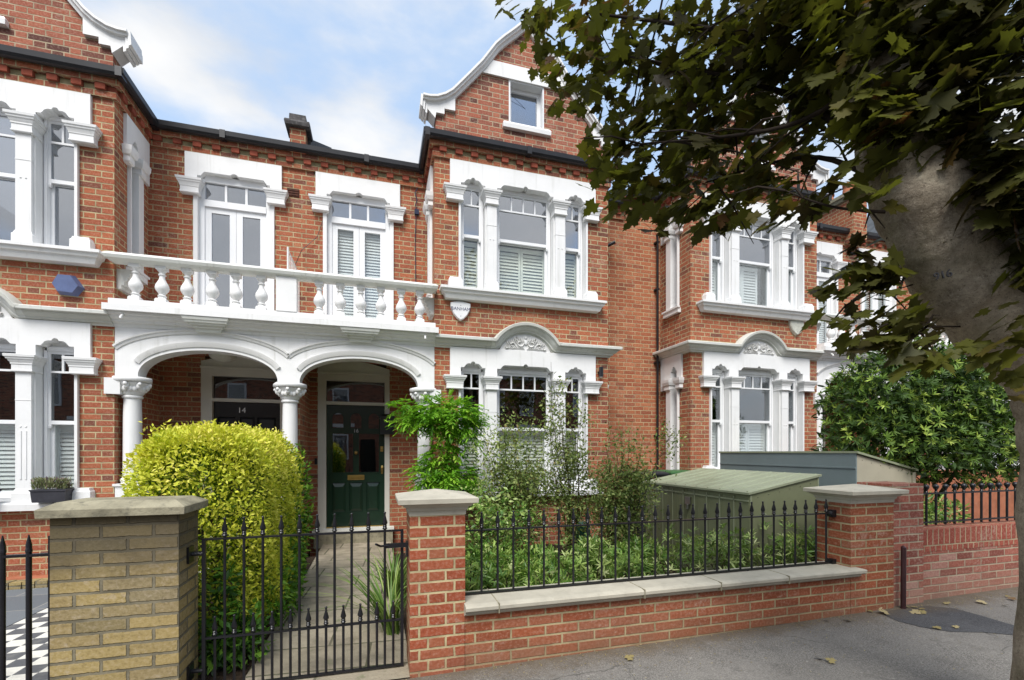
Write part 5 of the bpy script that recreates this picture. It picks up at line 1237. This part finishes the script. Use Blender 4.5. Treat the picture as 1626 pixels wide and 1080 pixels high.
# ------------------------------------------------------------------ the maple
tr=thing('maple_tree','leaning street maple with smooth grey trunk and dark green and bronze leaves','tree',(3.13,1.38,0)); to=np.array(tr.location)
def tp(u,v,D): return pt(u,v,D)
path=[pt(1716,1300,2.2),pt(1712,1150,2.2),pt(1708,900,2.2),pt(1708,760,2.2),pt(1706,690,2.2),pt(1702,632,2.19),pt(1668,568,2.18),pt(1612,515,2.17),pt(1556,467,2.17),pt(1528,433,2.16),pt(1490,365,2.15),pt(1455,300,2.15),pt(1434,245,2.16),pt(1412,180,2.2),pt(1400,100,2.25),pt(1395,10,2.3),pt(1390,-120,2.4),pt(1380,-330,2.5)]
rad=[.28,.22,.188,.185,.188,.193,.198,.198,.196,.194,.188,.18,.17,.16,.145,.13,.11,.07]
def smooth_path(p,r,sub=5):
    out=[];rr=[]
    for i in range(len(p)-1):
        p0=p[max(i-1,0)];p1=p[i];p2=p[i+1];p3=p[min(i+2,len(p)-1)]
        for k in range(sub):
            t=k/sub; out.append(.5*((2*p1)+(p2-p0)*t+(2*p0-5*p1+4*p2-p3)*t*t+(3*p1-p0-3*p2+p3)*t**3)); rr.append(r[i]+(r[i+1]-r[i])*t)
    out.append(p[-1]);rr.append(r[-1]);return out,rr
sp,sr=smooth_path(path,rad,6)
q=MB(); q.tube(sp,[r*(1+.03*math.sin(i*.9)+.02*math.sin(i*2.3)) for i,r in enumerate(sr)],40)
trunk=wpart(q,'trunk',M['bark'],tr,60)
dm=trunk.modifiers.new('d','DISPLACE'); tx=bpy.data.textures.new('bark','CLOUDS'); tx.noise_scale=.22; dm.texture=tx; dm.strength=.03; dm.texture_coords='GLOBAL'
for pth in ([(1540,560),],): pass
# boughs
bo_=MB(); ends=[]
bough=[((1445,290,2.15),(1250,150,2.6),(1000,90,3.0),.045),((1405,150,2.2),(1200,60,2.6),(930,20,3.1),.045),((1480,340,2.15),(1300,250,2.5),(1120,290,2.8),.032),((1400,60,2.3),(1250,-60,2.6),(900,-90,3.1),.05),
 ((1420,200,2.2),(1560,110,2.0),(1700,60,1.9),.05),((1530,420,2.3),(1440,455,2.2),(1360,470,2.1),.008),((1575,520,2.2),(1470,520,2.1),(1390,540,2.05),.008),((1395,0,2.3),(1500,-150,2.2),(1700,-250,2.2),.05),((1400,100,2.25),(1250,200,2.4),(1000,230,2.9),.03),((1480,340,2.1),(1330,330,2.2),(1240,300,2.3),.016)]
for a,b,c,r in bough:
    A,B,Cc=pt(*a),pt(*b),pt(*c); r=r*.6; s,rr=smooth_path([A,B,Cc],[r,r*.6,r*.2],8); bo_.tube(s,rr,10)
    for k in range(10 if r>.015 else 5):
        i=random.randrange(3,len(s)); p=s[i]; d=Vector((random.gauss(0,.3),random.gauss(0,.25),random.gauss(-.05,.22)))*(1 if r>.015 else .3); s3=[p,p+d*.5+Vector((0,0,.03)),p+d]; bo_.tube(s3,[.007,.005,.002],5)
wpart(bo_,'branch',M['bark_twig'],tr,60)
# leaf clusters: (u,v,distance,radius m,count)
cl=[]
def C(u,v,D,r,n): cl.append((u,v,D,r,n))
# left fringe, airy
for u,v,D,r,n in [(818,8,3.1,.10,7),(850,30,3.1,.10,10),(868,85,3.0,.16,16),(885,40,3.0,.20,26),(905,130,2.95,.18,22),(930,75,2.9,.25,45),(960,170,2.9,.20,26),(985,40,2.9,.28,60),(1000,120,2.85,.26,55),(940,250,2.8,.12,9),(985,235,2.8,.20,30),(975,295,2.75,.16,20),(1030,200,2.75,.24,46),(1015,290,2.75,.22,36),(1060,80,2.8,.32,90),(1080,180,2.7,.28,75),(1075,280,2.65,.26,60),(1060,335,2.6,.13,14),(1120,340,2.5,.16,22),(1135,240,2.6,.28,80),(1140,120,2.6,.32,100),(1150,30,2.6,.34,110),(1185,300,2.4,.18,34),(1200,200,2.5,.28,90),(1220,90,2.4,.32,110),(1240,0,2.4,.34,120),(1250,270,2.3,.13,20),(1290,180,2.4,.20,50),(1280,320,2.2,.10,12),(1240,325,2.3,.11,14),(1300,90,2.3,.28,100),(1330,0,2.3,.3,110),(1330,180,2.35,.14,26),(1350,130,2.1,.2,60),(1370,50,2.0,.25,90),(1420,20,1.95,.28,110),(1440,110,1.95,.2,60),(1480,60,1.9,.28,110),(1530,30,1.8,.28,110),(1500,150,1.8,.18,60),(1550,110,1.8,.24,90),(1600,60,1.75,.26,100),(1570,200,1.75,.20,60),(1620,150,1.7,.10,14),(1645,255,1.7,.20,70),(1575,250,1.75,.14,36),(1615,300,1.7,.16,50),(1530,205,1.8,.12,26),(1680,400,1.7,.2,50),(1610,350,1.75,.10,18),(1625,430,1.8,.08,10),
 (1380,250,1.9,.07,6),(1395,305,1.85,.08,8),(1340,285,1.95,.06,5),(1420,200,1.85,.14,36),(1400,140,1.85,.14,40),(1460,230,1.85,.12,26),(1380,190,1.9,.1,18),(1500,250,1.85,.12,24),
 (1345,450,1.95,.10,12),(1385,470,1.95,.10,14),(1310,455,1.95,.05,4),(1420,500,1.9,.10,14),(1370,395,1.95,.07,8),(1400,430,1.95,.09,12),(1350,520,1.9,.08,8),(1310,500,1.9,.04,3),(1435,545,1.85,.10,14),(1390,545,1.85,.07,7),(1470,560,1.8,.09,9),(1460,520,1.95,.1,14),(1430,390,2.3,.08,8),
 (1550,545,1.75,.08,5),(1610,505,1.7,.10,9),(1620,580,1.7,.07,4),(1620,620,1.7,.03,2)]: C(u,v,D,r,n)
# unseen crown above and behind, which shades what is below
for k in range(12):
    C(random.uniform(900,2000),random.uniform(-600,-60),random.uniform(1.9,3.4),.42,48)
for k in range(14):
    C(random.uniform(1700,2100),random.uniform(0,500),random.uniform(1.8,2.6),.35,45)
Ps=[];Rn=[]
for u,v,D,r,n in cl:
    if v>0 and D<3.2: D*=1.10; r*=1.12; n=int(n*1.12)
    c=np.array(pt(u,v,D)); d=norm(rng.normal(size=(n,3))); rr=rng.random((n,1))**.45
    Ps.append(c+d*rr*r*np.array([1,1.1,1])); b=rng.random(); Rn.append(np.clip(.55*rng.random(n)+.45*b,0,1))
P=np.concatenate(Ps); n=len(P); Rn=np.concatenate(Rn)
D=norm(np.stack([rng.normal(size=n)*.5-.45,rng.normal(size=n)*.6+.1,-.32-.35*rng.random(n)],1))
Nn=norm(np.stack([rng.normal(size=n)*.33,rng.normal(size=n)*.33-.12,.9+0*rng.random(n)],1))
sz=.114*(.45+.75*rng.random(n))
V,T_,r=leaves(P,D,Nn,sz,MAPLE[0],MAPLE[1],Rn)
np_mesh('crown',V,T_,r,M['maple'],tr,to)
# petioles
q=MB()
# number painted on the trunk
pm=pt(1497,437,2.16-.178)
o=text('tree_number','916',.045,M['gutter'],(pm.x-to[0],pm.y-to[1],pm.z),(R(90),R(-12),-TH-.25),tr,.004)
# fallen leaves
lit=[(1345,985),(1312,985),(1408,975),(1402,968),(1385,972),(1450,972),(1462,968),(1470,975),(1440,965),(1600,948),(1606,953),(1565,958),(1506,960),(1520,998),(1484,997),(1308,1048),(1325,1053),(997,1048),(1452,966),(1600,962)]
for i,(u,v) in enumerate(lit):
    x,y,z=gp(u+random.uniform(-2,2),v,.006)
    a=random.uniform(0,6.28); s=np.array([random.uniform(.035,.08)])
    V,T_,r=leaves(np.array([[0,0,.012]]),np.array([[math.cos(a),math.sin(a),random.uniform(-.1,.3)]]),np.array([[random.uniform(-.4,.4),random.uniform(-.4,.4),1.0]]),s,MAPLE[0],MAPLE[1],np.array([random.random()]))
    o=np_mesh('fallen_leaf',V,T_,r,M['deadleaf']); o.location=(x,y,z)
    tag(o,'dry fallen maple leaf lying on the grey pavement near the walls','leaf','fallen maple leaves on the pavement')
# grit and tiny debris: countless
n=4200; X=rng.uniform(-1,8,n); Y=3.13-np.where(rng.random(n)<.5,abs(rng.normal(size=n))*.12,abs(rng.normal(size=n))*.9); k=Y>.6; X=X[k];Y=Y[k]; n=len(X)
Z=np.array([pz(x) for x in X])+.003
P=np.stack([X,Y,Z],1); D=np.stack([rng.normal(size=n),rng.normal(size=n),.1*rng.normal(size=n)],1); V,T_,r=leaves(P,D,np.tile([[0,0,1.0]],(n,1)),.006+.016*rng.random(n)**3,LEAF[0],LEAF[1],rng.random(n))
tag(np_mesh('leaf_litter',V,T_,r,M['deadleaf']),'scattered grit and leaf fragments along the foot of the walls','litter',kind='stuff')
# overhead telephone wires
def wire(a,b,sag,label,r=.003,g='overhead telephone wires'):
    a=Vector(a);b=Vector(b);q=MB();pts=[]
    for k in range(25): f=k/24; p=a.lerp(b,f); p.z-=sag*4*f*(1-f); pts.append(p)
    q.tube(pts,r,5); tag(q.build('telephone_wire',M['gutter']),label,'wire',g)
wire((1.5,YB-.02,7.4),(5.2,YR-.1,5.6),.05,'thin dark wire crossing the small gable window down to the link wall')
# ------------------------------------------------------------------ the other side of the street (seen in the panes)
def opposite(x,label):
    h=thing('opposite_house',label,'house',(x,-15,0))
    q=MB(); q.box(-2.9,2.9,-6,0,0,6.3); q.build('wall',M['brick_gable'],h)
    q=MB(); q.add([(-2.9,.3,6.2),(2.9,.3,6.2),(2.9,-3,8.4),(-2.9,-3,8.4),(-2.9,-6.2,6.2),(2.9,-6.2,6.2)],[(0,1,2,3),(3,2,5,4),(0,3,4),(1,5,2)]); q.build('roof',M['slate'],h)
    for z in (1.0,3.9):
        for xx in (-1.8,0.2): 
            q=MB(); q.box(xx-.5,xx+.5,0,.08,z,z+1.7); w=q.build('window',M['frame'],h); q=MB(); q.box(xx-.42,xx+.42,.08,.10,z+.1,z+1.6); q.build('glass_pane',M['glass'],w)
    q=MB(); q.box(1.4,2.3,0,.06,0,2.3); q.build('door',M['black_door'],h)
    q=MB(); q.box(-1.0,1.0,-.1,.06,3.1,3.3); q.build('cornice',M['white'],h)
for k in range(8): opposite(-20+5.85*k,'brick terraced house across the street behind the camera, mirrored in the panes')
for o in list(COL.objects):
    if o.name.startswith('opposite_house'): o['group']='houses across the street'
# ------------------------------------------------------------------ light
SUN_EL,SUN_AZ=R(52),R(205)   # azimuth clockwise from +Y
sd=Vector((math.sin(SUN_AZ)*math.cos(SUN_EL),math.cos(SUN_AZ)*math.cos(SUN_EL),math.sin(SUN_EL)))
sl=bpy.data.lights.new('sun','SUN'); sl.energy=2.3; sl.angle=R(28); sl.color=(1,.97,.93)
so=bpy.data.objects.new('sun',sl); COL.objects.link(so); so.rotation_euler=(-sd).to_track_quat('-Z','Y').to_euler(); so.location=(0,-5,12)
w=bpy.data.worlds.new('World'); sc.world=w; w.use_nodes=True; nt=w.node_tree; nt.nodes.clear()
N_=nt.nodes.new; L_=nt.links.new
sky=N_('ShaderNodeTexSky'); sky.sky_type='NISHITA'; sky.sun_disc=False; sky.sun_elevation=SUN_EL; sky.sun_rotation=SUN_AZ; sky.air_density=1.0; sky.dust_density=1.5
bg=N_('ShaderNodeBackground'); bg.inputs[1].default_value=.112
out=N_('ShaderNodeOutputWorld'); tc=N_('ShaderNodeTexCoord'); mp=N_('ShaderNodeMapping'); mp.inputs['Scale'].default_value=(1.0,1.0,2.4); mp.inputs['Location'].default_value=(.35,.1,.2)
L_(tc.outputs['Generated'],mp.inputs[0])
ns=N_('ShaderNodeTexNoise'); ns.inputs['Scale'].default_value=1.7; ns.inputs['Detail'].default_value=8; ns.inputs['Roughness'].default_value=.52; L_(mp.outputs[0],ns.inputs['Vector'])
rp=N_('ShaderNodeMapRange'); rp.interpolation_type='SMOOTHSTEP'; rp.inputs[1].default_value=.42; rp.inputs[2].default_value=.56; L_(ns.outputs[0],rp.inputs[0])
ns2=N_('ShaderNodeTexNoise'); ns2.inputs['Scale'].default_value=3.5; ns2.inputs['Detail'].default_value=6; L_(mp.outputs[0],ns2.inputs['Vector'])
cr=N_('ShaderNodeValToRGB'); cr.color_ramp.elements[0].position=.3; cr.color_ramp.elements[0].color=(.66,.70,.76,1); cr.color_ramp.elements[1].position=.7; cr.color_ramp.elements[1].color=(1,1,1,1); L_(ns2.outputs[0],cr.inputs[0])
cs=N_('ShaderNodeVectorMath'); cs.operation='SCALE'; cs.inputs['Scale'].default_value=4.9; L_(cr.outputs[0],cs.inputs[0])
# haze whitening towards the horizon
hz=N_('ShaderNodeMix'); hz.data_type='RGBA'; hz.inputs[0].default_value=.62; L_(sky.outputs[0],hz.inputs[6]); hz.inputs[7].default_value=(3.2,4.2,5.6,1)
mx=N_('ShaderNodeMix'); mx.data_type='RGBA'; L_(rp.outputs[0],mx.inputs[0]); L_(hz.outputs[2],mx.inputs[6]); L_(cs.outputs[0],mx.inputs[7])
L_(mx.outputs[2],bg.inputs[0]); L_(bg.outputs[0],out.inputs[0])
sc.view_settings.view_transform='Standard'; sc.view_settings.look='None'; sc.view_settings.exposure=.95; sc.view_settings.gamma=1
sc.render.engine='CYCLES'
try: sc.cycles.max_bounces=8; sc.cycles.transparent_max_bounces=12
except Exception: pass
